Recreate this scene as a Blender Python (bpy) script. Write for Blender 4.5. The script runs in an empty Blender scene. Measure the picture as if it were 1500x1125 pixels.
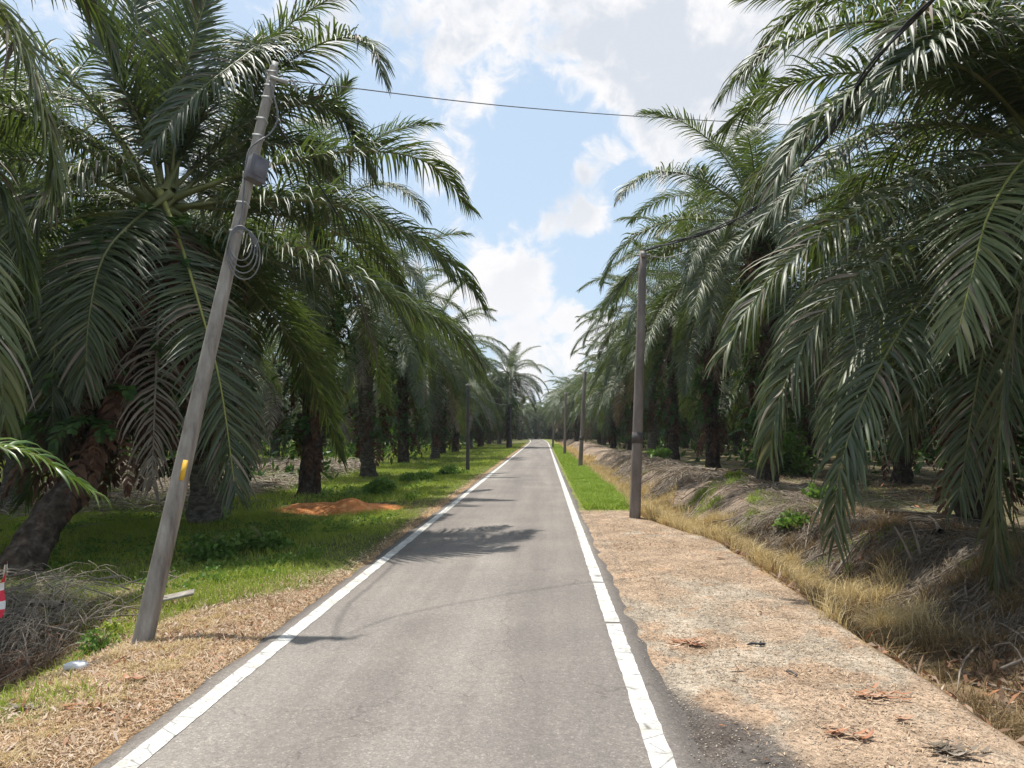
import bpy, math, random
import numpy as np
from mathutils import Vector, Matrix, Euler

R = math.radians
rng = np.random.default_rng(7)
random.seed(7)
scn = bpy.context.scene
COL = scn.collection

# ------------------------------------------------------------------ camera
F = 1100.0
CAMH = 1.65
cd = bpy.data.cameras.new('camera'); cam = bpy.data.objects.new('camera', cd); COL.objects.link(cam)
cd.sensor_width = 36; cd.lens = F/1500*36; cd.clip_end = 3000; cd.clip_start = 0.05
cam.location = (0, 0, CAMH)
cam.rotation_euler = (R(90+3.615), 0, R(2.45))
scn.camera = cam
CR = np.array(cam.rotation_euler.to_matrix())
def ray(px, py):
    d = CR @ np.array([(px-750)/F, (562.5-py)/F, -1.0]); return d/np.linalg.norm(d)
def P(px, py, D):
    d = ray(px, py); return np.array([0, 0, CAMH]) + d*(D/d[1])
def G(px, py, z=0.0):
    d = ray(px, py); return np.array([0, 0, CAMH]) + d*((z-CAMH)/d[2])

# ------------------------------------------------------------------ tags
def tag(o, label=None, cat=None, group=None, kind=None):
    if label: o['label'] = label
    if cat: o['category'] = cat
    if group: o['group'] = group
    if kind: o['kind'] = kind
    return o
def link(name, data, parent=None, loc=(0,0,0), rot=(0,0,0), sc=1.0):
    o = bpy.data.objects.new(name, data); COL.objects.link(o)
    o.location = loc; o.rotation_euler = rot
    o.scale = (sc, sc, sc) if not hasattr(sc, '__len__') else sc
    if parent is not None: o.parent = parent
    return o
def empty(name, loc, rz=0):
    o = link(name, None, None, loc, (0, 0, rz)); o.empty_display_size = .2; return o

def mesh_np(name, verts, quads=None, tris=None, mats=(), qmat=None, tmat=None, smooth=False, cols=None):
    me = bpy.data.meshes.new(name)
    verts = np.asarray(verts, np.float32).reshape(-1, 3)
    quads = np.zeros((0, 4), np.int32) if quads is None else np.asarray(quads, np.int32).reshape(-1, 4)
    tris = np.zeros((0, 3), np.int32) if tris is None else np.asarray(tris, np.int32).reshape(-1, 3)
    nq, nt = len(quads), len(tris)
    me.vertices.add(len(verts)); me.vertices.foreach_set('co', verts.ravel())
    me.loops.add(nq*4+nt*3)
    me.loops.foreach_set('vertex_index', np.concatenate([quads.ravel(), tris.ravel()]).astype(np.int32))
    me.polygons.add(nq+nt)
    st = np.concatenate([np.arange(nq)*4, nq*4+np.arange(nt)*3]).astype(np.int32)
    me.polygons.foreach_set('loop_start', st)
    if qmat is not None or tmat is not None:
        m = np.concatenate([np.zeros(nq, np.int32) if qmat is None else np.asarray(qmat, np.int32),
                            np.zeros(nt, np.int32) if tmat is None else np.asarray(tmat, np.int32)])
        me.polygons.foreach_set('material_index', m.astype(np.int32))
    if smooth: me.polygons.foreach_set('use_smooth', np.ones(nq+nt, bool))
    for m in mats: me.materials.append(m)
    me.update(calc_edges=True); me.validate()
    if cols is not None:
        a = me.color_attributes.new('Col', 'FLOAT_COLOR', 'POINT')
        c = np.ones((len(verts), 4), np.float32); c[:, :3] = cols
        a.data.foreach_set('color', c.ravel())
    return me

class MB:                                   # collects pieces into ONE mesh
    def __init__(s): s.v = []; s.q = []; s.t = []; s.qm = []; s.tm = []; s.n = 0
    def add(s, v, q=None, t=None, m=0):
        v = np.asarray(v, float).reshape(-1, 3)
        if q is not None and len(q):
            q = np.asarray(q).reshape(-1, 4)+s.n; s.q.append(q); s.qm.append(np.full(len(q), m))
        if t is not None and len(t):
            t = np.asarray(t).reshape(-1, 3)+s.n; s.t.append(t); s.tm.append(np.full(len(t), m))
        s.v.append(v); s.n += len(v)
    def mesh(s, name, mats, smooth=False):
        return mesh_np(name, np.concatenate(s.v), np.concatenate(s.q) if s.q else None, np.concatenate(s.t) if s.t else None,
                       mats, np.concatenate(s.qm) if s.q else None, np.concatenate(s.tm) if s.t else None, smooth)

def nz(a): return a/np.maximum(np.linalg.norm(a, axis=-1, keepdims=True), 1e-9)
def resample(pts, n):
    pts = np.asarray(pts, float)
    if len(pts) > 2:                        # catmull-rom
        Pp = np.vstack([2*pts[0]-pts[1], pts, 2*pts[-1]-pts[-2]]); out = []
        for i in range(1, len(Pp)-2):
            t = np.linspace(0, 1, 14, endpoint=False)[:, None]
            a, b, c, d = Pp[i-1], Pp[i], Pp[i+1], Pp[i+2]
            out.append(.5*(2*b+(c-a)*t+(2*a-5*b+4*c-d)*t**2+(3*b-a-3*c+d)*t**3))
        out.append(pts[-1:]); pts = np.vstack(out)
    s = np.concatenate([[0], np.cumsum(np.linalg.norm(np.diff(pts, axis=0), axis=1))])
    u = np.linspace(0, s[-1], n)
    return np.stack([np.interp(u, s, pts[:, k]) for k in range(3)], 1)
def tube(mb, pts, rad, sides=6, m=0, cap=True, ref=None, sq=False):
    pts = np.asarray(pts, float); n = len(pts)
    rad = np.full(n, rad) if np.isscalar(rad) else np.asarray(rad)
    T = nz(np.gradient(pts, axis=0))
    ref = np.array([0, 0, 1.0]) if ref is None else np.asarray(ref, float)
    if abs(T[:, :] @ ref).mean() > .9: ref = np.array([0, 1.0, 0])
    S = nz(np.cross(T, ref)); U = np.cross(S, T)
    a = np.arange(sides)*2*np.pi/sides+(np.pi/sides)
    v = pts[:, None]+rad[:, None, None]*(np.cos(a)[None, :, None]*S[:, None]+np.sin(a)[None, :, None]*U[:, None])
    i = np.arange(n-1)[:, None]*sides; j = np.arange(sides)[None]; k = (j+1) % sides
    q = np.stack([i+j, i+k, i+sides+k, i+sides+j], -1).reshape(-1, 4)
    vv = v.reshape(-1, 3); t = None
    if cap:
        vv = np.vstack([vv, pts[:1], pts[-1:]]); c0 = n*sides; jj = np.arange(sides); kk = (jj+1) % sides
        t = np.vstack([np.stack([kk, jj, np.full(sides, c0)], 1), np.stack([(n-1)*sides+jj, (n-1)*sides+kk, np.full(sides, c0+1)], 1)])
    mb.add(vv, q, t, m)
BOXQ = [[0,3,2,1],[4,5,6,7],[0,1,5,4],[1,2,6,5],[2,3,7,6],[3,0,4,7]]
def box(mb, c, ax, ay, az, m=0):            # c centre, half-axis vectors
    c, ax, ay, az = [np.asarray(k, float) for k in (c, ax, ay, az)]
    v = [c-ax-ay-az, c+ax-ay-az, c+ax+ay-az, c-ax+ay-az, c-ax-ay+az, c+ax-ay+az, c+ax+ay+az, c-ax+ay+az]
    mb.add(v, BOXQ, None, m)

# value noise
_perm = rng.random((256, 256))
def vnoise(x, y, s=1.0):
    x = np.asarray(x, float)/s+100.3; y = np.asarray(y, float)/s+57.7
    xi = np.floor(x).astype(int); yi = np.floor(y).astype(int); fx = x-xi; fy = y-yi
    fx = fx*fx*(3-2*fx); fy = fy*fy*(3-2*fy)
    g = lambda a, b: _perm[a % 256, b % 256]
    return (g(xi, yi)*(1-fx)+g(xi+1, yi)*fx)*(1-fy)+(g(xi, yi+1)*(1-fx)+g(xi+1, yi+1)*fx)*fy
def fbm(x, y, s=1.0, o=4):
    return sum(vnoise(x+17*k, y-9*k, s/2**k)*.5**k for k in range(o))/sum(.5**k for k in range(o))
def sst(a, b, x):
    t = np.clip((x-a)/(b-a), 0, 1); return t*t*(3-2*t)

# ------------------------------------------------------------------ materials
def newmat(name):
    m = bpy.data.materials.new(name); m.use_nodes = True; nt = m.node_tree
    for n in list(nt.nodes): nt.nodes.remove(n)
    out = nt.nodes.new('ShaderNodeOutputMaterial'); b = nt.nodes.new('ShaderNodeBsdfPrincipled')
    nt.links.new(b.outputs[0], out.inputs[0]); return m, nt, b, out
def N(nt, t, **kw):
    n = nt.nodes.new(t)
    for k, v in kw.items():
        if k.startswith('i_'): n.inputs[k[2:].replace('_', ' ')].default_value = v
        else: setattr(n, k, v)
    return n
def ramp(nt, fac, stops):
    r = nt.nodes.new('ShaderNodeValToRGB'); e = r.color_ramp.elements
    while len(e) < len(stops): e.new(.5)
    for k, (p, c) in enumerate(stops): e[k].position = p; e[k].color = (*c, 1)
    nt.links.new(fac, r.inputs[0]); return r.outputs[0]
def mixc(nt, fac, a, b, mode='MIX'):
    n = nt.nodes.new('ShaderNodeMix'); n.data_type = 'RGBA'; n.blend_type = mode
    for s, v in ((0, fac), (6, a), (7, b)):
        if hasattr(v, 'links') or hasattr(v, 'is_linked'): nt.links.new(v, n.inputs[s])
        elif s == 0: n.inputs[0].default_value = v
        else: n.inputs[s].default_value = (*v, 1)
    return n.outputs[2]
def noise(nt, vec, scale, detail=4, rough=.55):
    n = nt.nodes.new('ShaderNodeTexNoise'); n.inputs['Scale'].default_value = scale
    n.inputs['Detail'].default_value = detail; n.inputs['Roughness'].default_value = rough
    if vec is not None: nt.links.new(vec, n.inputs['Vector'])
    return n.outputs['Fac']
def bump(nt, b, h, strength=.4, dist=.02):
    n = nt.nodes.new('ShaderNodeBump'); n.inputs['Strength'].default_value = strength; n.inputs['Distance'].default_value = dist
    nt.links.new(h, n.inputs['Height']); nt.links.new(n.outputs[0], b.inputs['Normal'])

def leafmat(name, stops, rough=.4, trans=.25, tcol=(.16,.26,.03), spec=.5, back=None, island=.55):
    m, nt, b, out = newmat(name)
    geo = N(nt, 'ShaderNodeNewGeometry'); oi = N(nt, 'ShaderNodeObjectInfo'); tc = N(nt, 'ShaderNodeTexCoord')
    nn = noise(nt, tc.outputs['Object'], 1.3, 3)
    a = N(nt, 'ShaderNodeMath', operation='MULTIPLY_ADD'); nt.links.new(geo.outputs['Random Per Island'], a.inputs[0]); a.inputs[1].default_value = island
    a2 = N(nt, 'ShaderNodeMath', operation='MULTIPLY'); nt.links.new(oi.outputs['Random'], a2.inputs[0]); a2.inputs[1].default_value = (1-island)*.6
    nt.links.new(a2.outputs[0], a.inputs[2])
    a3 = N(nt, 'ShaderNodeMath', operation='MULTIPLY_ADD'); nt.links.new(nn, a3.inputs[0]); a3.inputs[1].default_value = .3; nt.links.new(a.outputs[0], a3.inputs[2])
    c = ramp(nt, a3.outputs[0], stops)
    nt.links.new(c, b.inputs['Base Color'])
    b.inputs['Roughness'].default_value = rough; b.inputs['Specular IOR Level'].default_value = spec
    if spec > .9: b.inputs['IOR'].default_value = 1.55
    if trans > 0:
        t = N(nt, 'ShaderNodeBsdfTranslucent'); tcl = mixc(nt, .55, c, tcol); nt.links.new(tcl, t.inputs[0])
        mx = N(nt, 'ShaderNodeMixShader'); mx.inputs[0].default_value = trans
        nt.links.new(b.outputs[0], mx.inputs[1]); nt.links.new(t.outputs[0], mx.inputs[2]); nt.links.new(mx.outputs[0], out.inputs[0])
    return m
def plain(name, stops, scale=8, rough=.8, bs=.3, bd=.01, spec=.3, detail=5, stretch=None, metallic=0):
    m, nt, b, out = newmat(name); tc = N(nt, 'ShaderNodeTexCoord'); v = tc.outputs['Object']
    if stretch:
        mp = N(nt, 'ShaderNodeMapping'); mp.inputs['Scale'].default_value = stretch; nt.links.new(v, mp.inputs[0]); v = mp.outputs[0]
    n1 = noise(nt, v, scale, detail, .62)
    nt.links.new(ramp(nt, n1, stops), b.inputs['Base Color']); b.inputs['Roughness'].default_value = rough
    b.inputs['Specular IOR Level'].default_value = spec; b.inputs['Metallic'].default_value = metallic
    bump(nt, b, n1, bs, bd); return m

M = {}
M['leaf'] = leafmat('palm_leaf', [(.05,(.022,.036,.014)), (.4,(.042,.064,.024)), (.75,(.078,.106,.038)), (1,(.22,.21,.09))], .50, .27, (.20,.29,.03), .90)
M['leaf_far'] = leafmat('palm_leaf_far', [(.05,(.024,.040,.016)), (.45,(.048,.072,.028)), (.8,(.084,.114,.042)), (1,(.21,.20,.08))], .55, .27, (.19,.28,.03), .75)
M['leaf_young'] = leafmat('palm_leaf_young', [(.1,(.045,.10,.02)), (.6,(.09,.17,.035)), (1,(.17,.23,.06))], .36, .3, (.25,.38,.03), .6)
M['leaf_pale'] = leafmat('palm_leaf_dusty', [(.1,(.07,.10,.035)), (.6,(.13,.16,.06)), (1,(.30,.29,.14))], .40, .25, (.25,.3,.05), .55)
M['dead'] = leafmat('dead_leaf', [(.1,(.075,.058,.044)), (.5,(.20,.165,.125)), (1,(.40,.35,.29))], .7, .12, (.25,.15,.06), .25)
M['deadred'] = leafmat('dead_fibre', [(.1,(.045,.022,.014)), (.5,(.11,.055,.035)), (1,(.20,.12,.08))], .8, .1, (.2,.1,.05), .2)
M['rachis'] = plain('rachis', [(.3,(.10,.12,.035)), (.7,(.24,.23,.09))], 3, .5, .1, .004, .4)
M['rachis_y'] = plain('rachis_yellow', [(.3,(.22,.24,.05)), (.7,(.36,.34,.10))], 3, .45, .1, .004, .4)
M['rachis_dead'] = plain('rachis_dead', [(.3,(.16,.13,.10)), (.7,(.34,.29,.24))], 5, .8, .2, .004, .2)
M['bark'] = plain('palm_bark', [(.3,(.025,.018,.013)), (.5,(.07,.052,.040)), (.7,(.16,.13,.105))], 9, .9, .8, .03, .2, 8)
M['bark_grey'] = plain('palm_bark_grey', [(.3,(.05,.042,.034)), (.5,(.12,.105,.085)), (.7,(.24,.215,.18))], 7, .9, .8, .03, .2, 8, (1,1,2.6))
M['fern'] = leafmat('fern_leaf', [(.1,(.018,.045,.012)), (.5,(.035,.085,.018)), (1,(.09,.15,.03))], .5, .3, (.12,.25,.02), .35)
M['grass'] = leafmat('grass_blade', [(.05,(.13,.18,.02)), (.4,(.26,.34,.04)), (.75,(.38,.43,.08)), (1,(.52,.45,.18))], .55, .35, (.32,.48,.04), .3)
M['grass_r'] = leafmat('grass_blade_bright', [(.05,(.14,.21,.025)), (.4,(.25,.36,.045)), (.8,(.36,.44,.08)), (1,(.52,.45,.18))], .55, .35, (.32,.5,.04), .3)
M['weed'] = leafmat('weed_leaf', [(.05,(.05,.11,.02)), (.5,(.11,.20,.04)), (1,(.24,.33,.08))], .5, .3, (.2,.4,.04), .3)
M['dry'] = leafmat('dry_grass', [(.05,(.36,.26,.12)), (.35,(.58,.45,.23)), (.75,(.74,.61,.36)), (1,(.50,.50,.14))], .65, .3, (.6,.45,.15), .2)
M['dryb'] = leafmat('brown_grass', [(.05,(.12,.08,.04)), (.5,(.26,.18,.09)), (1,(.42,.33,.18))], .7, .2, (.3,.2,.08), .2)
M['straw'] = leafmat('straw', [(.05,(.16,.09,.05)), (.35,(.34,.23,.14)), (.75,(.55,.42,.29)), (1,(.72,.62,.48))], .75, .1, (.5,.35,.2), .2)
M['litter'] = leafmat('fallen_leaf', [(.05,(.08,.05,.035)), (.4,(.17,.10,.06)), (.65,(.26,.18,.12)), (.85,(.42,.17,.07)), (1,(.55,.47,.40))], .65, .12, (.5,.2,.08), .3)
M['litterv'] = leafmat('fallen_leaf_vivid', [(.05,(.24,.09,.04)), (.35,(.40,.18,.09)), (.65,(.42,.30,.20)), (1,(.58,.48,.40))], .6, .12, (.5,.2,.08), .45, None, .75)
M['darkcrumb'] = leafmat('dark_crumb', [(.1,(.05,.035,.03)), (.6,(.12,.085,.065)), (1,(.2,.16,.13))], .9, 0, spec=.2)
M['pebble'] = plain('pebble', [(.3,(.22,.18,.14)), (.7,(.52,.46,.38))], 3, .85, .1, .002)
M['concrete'] = plain('pole_concrete', [(.28,(.13,.11,.095)), (.46,(.26,.232,.20)), (.6,(.33,.30,.265)), (.75,(.47,.44,.39))], 11, .9, .5, .006, .25, 10, (1,1,.18))
M['conc_grey'] = plain('pole_grey', [(.25,(.13,.11,.10)), (.5,(.22,.19,.175)), (.8,(.34,.31,.28))], 5, .85, .3, .005, .3, 9, (1,1,.3))
M['darkband'] = plain('dark_band', [(.3,(.06,.055,.055)), (.7,(.13,.12,.12))], 9, .8)
M['box'] = plain('weathered_plastic', [(.3,(.085,.08,.09)), (.7,(.17,.165,.18))], 7, .6, .2, .004, .4)
M['steel'] = plain('galvanised', [(.3,(.25,.25,.24)), (.7,(.45,.44,.42))], 12, .6, .1, .002, .3, 4, None, .1)
M['cable'] = plain('black_cable', [(.3,(.015,.015,.016)), (.7,(.04,.04,.042))], 8, .55, .1, .002, .4)
M['wire'] = plain('grey_wire', [(.3,(.10,.10,.11)), (.7,(.22,.22,.22))], 8, .5, .1, .002, .4)
M['yellow'] = plain('yellow_paint', [(.3,(.62,.33,.03)), (.7,(.82,.50,.06))], 14, .6)
M['redtape'] = plain('red_tape', [(.3,(.62,.02,.05)), (.7,(.72,.05,.09))], 9, .4)
M['white'] = plain('white_plastic', [(.3,(.62,.62,.62)), (.7,(.82,.82,.83))], 12, .5)
M['laterite'] = plain('laterite', [(.3,(.36,.13,.045)), (.5,(.52,.21,.08)), (.7,(.66,.34,.15))], 7, .95, .7, .04, .1, 8)

# ground: colour per vertex zone, broken up by procedural noise
def ground_mat(name, useattr=True, base=None):
    m, nt, b, out = newmat(name); tc = N(nt, 'ShaderNodeTexCoord'); v = tc.outputs['Object']
    if useattr:
        at = N(nt, 'ShaderNodeVertexColor'); at.layer_name = 'Col'; c = at.outputs[0]
    else:
        c = ramp(nt, noise(nt, v, .8, 5), base)
    n1 = noise(nt, v, 2.2, 6, .65); n2 = noise(nt, v, 28, 4, .7); n3 = noise(nt, v, 130, 2, .6)
    c = mixc(nt, 1.0, c, ramp(nt, n1, [(.3,(.62,.60,.57)), (.7,(1.30,1.27,1.22))]), 'MULTIPLY')
    c = mixc(nt, 1.0, c, ramp(nt, n2, [(.32,(.50,.47,.44)), (.5,(1,1,1)), (.7,(1.35,1.33,1.3))]), 'MULTIPLY')
    c = mixc(nt, .8, c, ramp(nt, n3, [(.35,(.50,.48,.46)), (.5,(1,1,1)), (.68,(1.6,1.55,1.5))]), 'MULTIPLY')
    nt.links.new(c, b.inputs['Base Color']); b.inputs['Roughness'].default_value = .95; b.inputs['Specular IOR Level'].default_value = .15
    ad = N(nt, 'ShaderNodeMath', operation='ADD'); nt.links.new(n1, ad.inputs[0]); nt.links.new(n2, ad.inputs[1])
    bump(nt, b, ad.outputs[0], .7, .035); return m
M['ground'] = ground_mat('ground_soil')

def asphalt():
    m, nt, b, out = newmat('asphalt'); tc = N(nt, 'ShaderNodeTexCoord'); v = tc.outputs['Object']
    mp = N(nt, 'ShaderNodeMapping'); mp.inputs['Scale'].default_value = (1.3, .06, 1); nt.links.new(v, mp.inputs[0])
    trk = noise(nt, mp.outputs[0], 1.0, 4, .6); big = noise(nt, v, .7, 5, .6)
    vo = N(nt, 'ShaderNodeTexVoronoi'); vo.inputs['Scale'].default_value = 95; nt.links.new(v, vo.inputs['Vector'])
    fine = noise(nt, v, 120, 3, .75); mid = noise(nt, v, 22, 4, .7)
    c = ramp(nt, trk, [(.28,(.145,.132,.122)), (.5,(.200,.180,.162)), (.72,(.260,.238,.214))])
    c = mixc(nt, 1, c, ramp(nt, big, [(.3,(.84,.84,.85)), (.7,(1.12,1.11,1.09))]), 'MULTIPLY')
    c = mixc(nt, 1, c, ramp(nt, mid, [(.3,(.86,.86,.86)), (.7,(1.12,1.12,1.12))]), 'MULTIPLY')
    sp = N(nt, 'ShaderNodeSeparateColor'); nt.links.new(vo.outputs['Color'], sp.inputs[0])
    c = mixc(nt, .5, c, ramp(nt, sp.outputs[0], [(0,(.62,.61,.60)), (.5,(.98,.98,.98)), (.88,(1.15,1.13,1.10)), (1,(1.9,1.85,1.8))]), 'MULTIPLY')
    c = mixc(nt, .55, c, ramp(nt, fine, [(.3,(.55,.55,.55)), (.5,(1,1,1)), (.7,(1.45,1.43,1.4))]), 'MULTIPLY')
    # hairline transverse and wandering cracks
    wv = N(nt, 'ShaderNodeTexVoronoi', feature='DISTANCE_TO_EDGE'); wv.inputs['Scale'].default_value = .33
    w2 = N(nt, 'ShaderNodeVectorMath', operation='ADD'); nz_ = N(nt, 'ShaderNodeTexNoise'); nz_.inputs['Scale'].default_value = 1.7; nz_.inputs['Detail'].default_value = 6
    nt.links.new(v, nz_.inputs['Vector']); nt.links.new(v, w2.inputs[0]); nt.links.new(nz_.outputs['Color'], w2.inputs[1]); nt.links.new(w2.outputs[0], wv.inputs['Vector'])
    cr = ramp(nt, wv.outputs['Distance'], [(0,(.72,.72,.72)), (.0035,(1,1,1))])
    c = mixc(nt, 1, c, cr, 'MULTIPLY')
    # darker worn strip along the ragged margins
    sx = N(nt, 'ShaderNodeSeparateXYZ'); nt.links.new(v, sx.inputs[0])
    e = N(nt, 'ShaderNodeMath', operation='ADD'); nt.links.new(sx.outputs[0], e.inputs[0]); e.inputs[1].default_value = .75
    e2 = N(nt, 'ShaderNodeMath', operation='ABSOLUTE'); nt.links.new(e.outputs[0], e2.inputs[0])
    e3 = N(nt, 'ShaderNodeMath', operation='MULTIPLY_ADD'); nt.links.new(mid, e3.inputs[0]); e3.inputs[1].default_value = .3; nt.links.new(e2.outputs[0], e3.inputs[2])
    c = mixc(nt, 1, c, ramp(nt, e3.outputs[0], [(0,(1,1,1)), (.0001,(1,1,1))]), 'MULTIPLY')
    mr = N(nt, 'ShaderNodeMapRange'); mr.inputs['From Min'].default_value = 1.54; mr.inputs['From Max'].default_value = 1.66; nt.links.new(e3.outputs[0], mr.inputs[0])
    c = mixc(nt, 1, c, mixc(nt, mr.outputs[0], (1,1,1), (.58,.57,.57)), 'MULTIPLY')
    nt.links.new(c, b.inputs['Base Color']); b.inputs['Roughness'].default_value = .82; b.inputs['Specular IOR Level'].default_value = .3
    bump(nt, b, fine, .5, .006); return m
M['asphalt'] = asphalt()
def paint():
    m, nt, b, out = newmat('road_paint'); tc = N(nt, 'ShaderNodeTexCoord'); v = tc.outputs['Object']
    n1 = noise(nt, v, 45, 5, .7); n2 = noise(nt, v, 5, 4, .6)
    c = ramp(nt, n1, [(.32,(.28,.27,.25)), (.45,(.58,.57,.54)), (.7,(.73,.72,.69))])
    c = mixc(nt, 1, c, ramp(nt, n2, [(.32,(.66,.64,.60)), (.6,(1,1,1))]), 'MULTIPLY')
    mp = N(nt, 'ShaderNodeMapping'); mp.inputs['Scale'].default_value = (2.5, 7, 1); nt.links.new(v, mp.inputs[0])
    vo = N(nt, 'ShaderNodeTexVoronoi', feature='DISTANCE_TO_EDGE'); vo.inputs['Scale'].default_value = 1; nt.links.new(mp.outputs[0], vo.inputs['Vector'])
    c = mixc(nt, 1, c, ramp(nt, vo.outputs[0], [(0,(.38,.38,.38)), (.028,(1,1,1))]), 'MULTIPLY')
    nt.links.new(c, b.inputs['Base Color']); b.inputs['Roughness'].default_value = .6; return m
M['paint'] = paint()

# ------------------------------------------------------------------ terrain
def edge_r(y):       # right limit of the gravel shoulder
    return 2.50-.62*sst(11.5, 15.5, y)+.10*(vnoise(y*0, y, 1.3)-.5)+.05*(vnoise(y*0, y, .35)-.5)+.12*sst(6, 9, y)*(1-sst(11, 14, y))
def hz(x, y):
    x = np.asarray(x, float); y = np.asarray(y, float)
    h = np.full(np.broadcast(x, y).shape, -.02)
    right = x > -.7
    e = edge_r(y)
    d = x-e
    ditch = -.50*sst(-.02, .55, d)*(1-sst(1.1, 2.5, d+.5*(vnoise(x, y, 1.4)-.5)))
    bank = (.24*sst(1.3, 2.7, d)*(1-sst(3.2, 5.4, d)))*(.55+.8*fbm(x, y, 2.0, 3))
    rough = (fbm(x, y, .42, 4)-.5)*.22*sst(.1, .6, d)+(fbm(x, y, 3.5, 3)-.5)*.25*sst(1.5, 3, d)
    sh = (fbm(x, y, .6, 4)-.5)*.035*sst(.95, 1.3, x)
    h = h+np.where(right, ditch+bank+rough+sh, 0)
    l = -2.3-x
    lh = (fbm(x, y, .5, 4)-.5)*.06*sst(.05, .8, l)+(fbm(x, y, 3.0, 3)-.5)*.30*sst(.8, 4, l)-.10*sst(.3, 2.5, l)
    lh = lh-.55*np.exp(-(((x+4.75)/.85)**2))*(1-sst(5.9, 7.6, y))
    lh = lh+.05*np.exp(-(((x+5.1)/.8)**2+((y-7.6)/.9)**2))
    h = h+np.where(~right, lh, 0)
    return h
def axis(segs):
    o = []
    for a, b, s in segs: o.append(np.arange(a, b, s))
    return np.concatenate(o+[[segs[-1][1]]])
xs = axis([(-260,-60,20),(-60,-25,2.5),(-25,-12,.5),(-12,-7,.2),(-7,-2,.08),(-2,.8,.2),(.8,5.6,.06),(5.6,8,.15),(8,14,.3),(14,30,1),(30,60,3),(60,260,20)])
ys = axis([(-60,-6,6),(-6,2.5,.5),(2.5,14,.08),(14,24,.2),(24,50,.5),(50,100,2),(100,220,6),(220,420,20)])
X, Y = np.meshgrid(xs, ys)
Z = hz(X, Y)
nx, ny = len(xs), len(ys)
def lerp(a, b, t): return a+(b-a)*t[..., None]
wn = fbm(X, Y, 1.1, 4)-.5; wn2 = fbm(X+50, Y, .4, 3)-.5; wn3 = fbm(X-80, Y, 5, 4)
soil_g = np.array([.12,.135,.045]); straw_c = np.array([.34,.235,.140]); dirt_c = np.array([.36,.275,.205]); grey_c = np.array([.36,.315,.26])
brown = np.array([.125,.090,.062]); gyel = np.array([.40,.29,.13]); duff = np.array([.27,.215,.17])
C = np.zeros(X.shape+(3,))+soil_g
C = lerp(C, np.array([.14,.115,.07]), sst(.50, .66, wn3)*.8)
lb = -2.42-1.15*(1-sst(6.3, 8.3, Y+1.2*wn))*1.0                 # straw on the left shoulder
ml = sst(-.12, .12, X-lb+(.8*wn+.3*wn2)*(1-.8*sst(8, 12, Y)))*(X < -.7)
C = lerp(C, straw_c, ml)
C = lerp(C, soil_g*1.5, ml*sst(.10, .20, wn+.25*wn2)*sst(-2.4, -3.2, X)*(1-sst(4.6, 5.4, Y)))
hole = np.exp(-(((X+4.75)/1.1)**2))*(1-sst(6.0, 8.4, Y)); C = lerp(C, brown*.8, np.clip(hole*1.3, 0, 1)*(X < -3.6))
rr = X > -.7; er = edge_r(ys)[:, None]; d = X-er
cr = lerp(np.zeros_like(C)+dirt_c, grey_c, sst(-.05, .15, wn+.5*wn2-.10*(Y-8)/4*0+.12*(1-sst(5, 9, Y))))
cr = lerp(cr, np.array([.38,.22,.12]), sst(.12, .2, wn2+wn*.6)*.45)
cr = lerp(cr, np.array([.085,.08,.08]), (1-sst(-.04, .12, (X-.80)-.42*sst(5.4, 4.1, Y)+.5*wn))*(1-sst(5.0, 6.2, Y))*.9)
cr = lerp(cr, soil_g*1.7, sst(15.6, 16.8, Y+1.5*wn))
cr = lerp(cr, gyel, sst(-.02, .1, d+.15*wn2))
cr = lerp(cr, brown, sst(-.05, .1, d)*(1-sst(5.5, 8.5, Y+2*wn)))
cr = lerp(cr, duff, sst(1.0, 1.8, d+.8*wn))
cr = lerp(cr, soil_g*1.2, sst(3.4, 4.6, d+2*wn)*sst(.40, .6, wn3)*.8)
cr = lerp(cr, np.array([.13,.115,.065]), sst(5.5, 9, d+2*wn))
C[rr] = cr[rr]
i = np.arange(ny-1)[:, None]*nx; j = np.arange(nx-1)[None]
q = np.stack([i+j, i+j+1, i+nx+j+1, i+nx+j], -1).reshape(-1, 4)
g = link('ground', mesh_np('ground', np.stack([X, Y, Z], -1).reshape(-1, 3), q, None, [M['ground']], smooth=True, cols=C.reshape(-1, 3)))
tag(g, kind='structure')

# road with ragged margins, gently bending at the far end
def bend(y): return -.0022*np.clip(y-95, 0, None)**2*.12
ry = axis([(-20,2,1),(2,20,.12),(20,60,.5),(60,200,2)])
el = -2.30+.05*(vnoise(ry*0+3, ry, .5)-.5)+.05*(vnoise(ry*0+5, ry, .17)-.5)+bend(ry)
er_ = .80+.06*(vnoise(ry*0+7, ry, .9)-.5)+.09*(vnoise(ry*0+9, ry, .25)-.5)+bend(ry)+.06*(1-sst(4.2, 5.6, ry))
fr = np.array([0,.04,.2,.5,.8,.96,1])
vx = el[:, None]+(er_-el)[:, None]*fr
crown_z = .012*(1-((fr-.5)*2)**2)+np.array([-.03,0,0,0,0,0,-.03])
v = np.stack([vx, np.broadcast_to(ry[:, None], vx.shape), np.broadcast_to(crown_z, vx.shape)], -1).reshape(-1, 3)
n7 = len(fr); i = np.arange(len(ry)-1)[:, None]*n7; j = np.arange(n7-1)[None]
road = link('road', mesh_np('road', v, np.stack([i+j, i+j+1, i+n7+j+1, i+n7+j], -1).reshape(-1, 4), None, [M['asphalt']], smooth=True))
tag(road, kind='structure')
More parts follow.
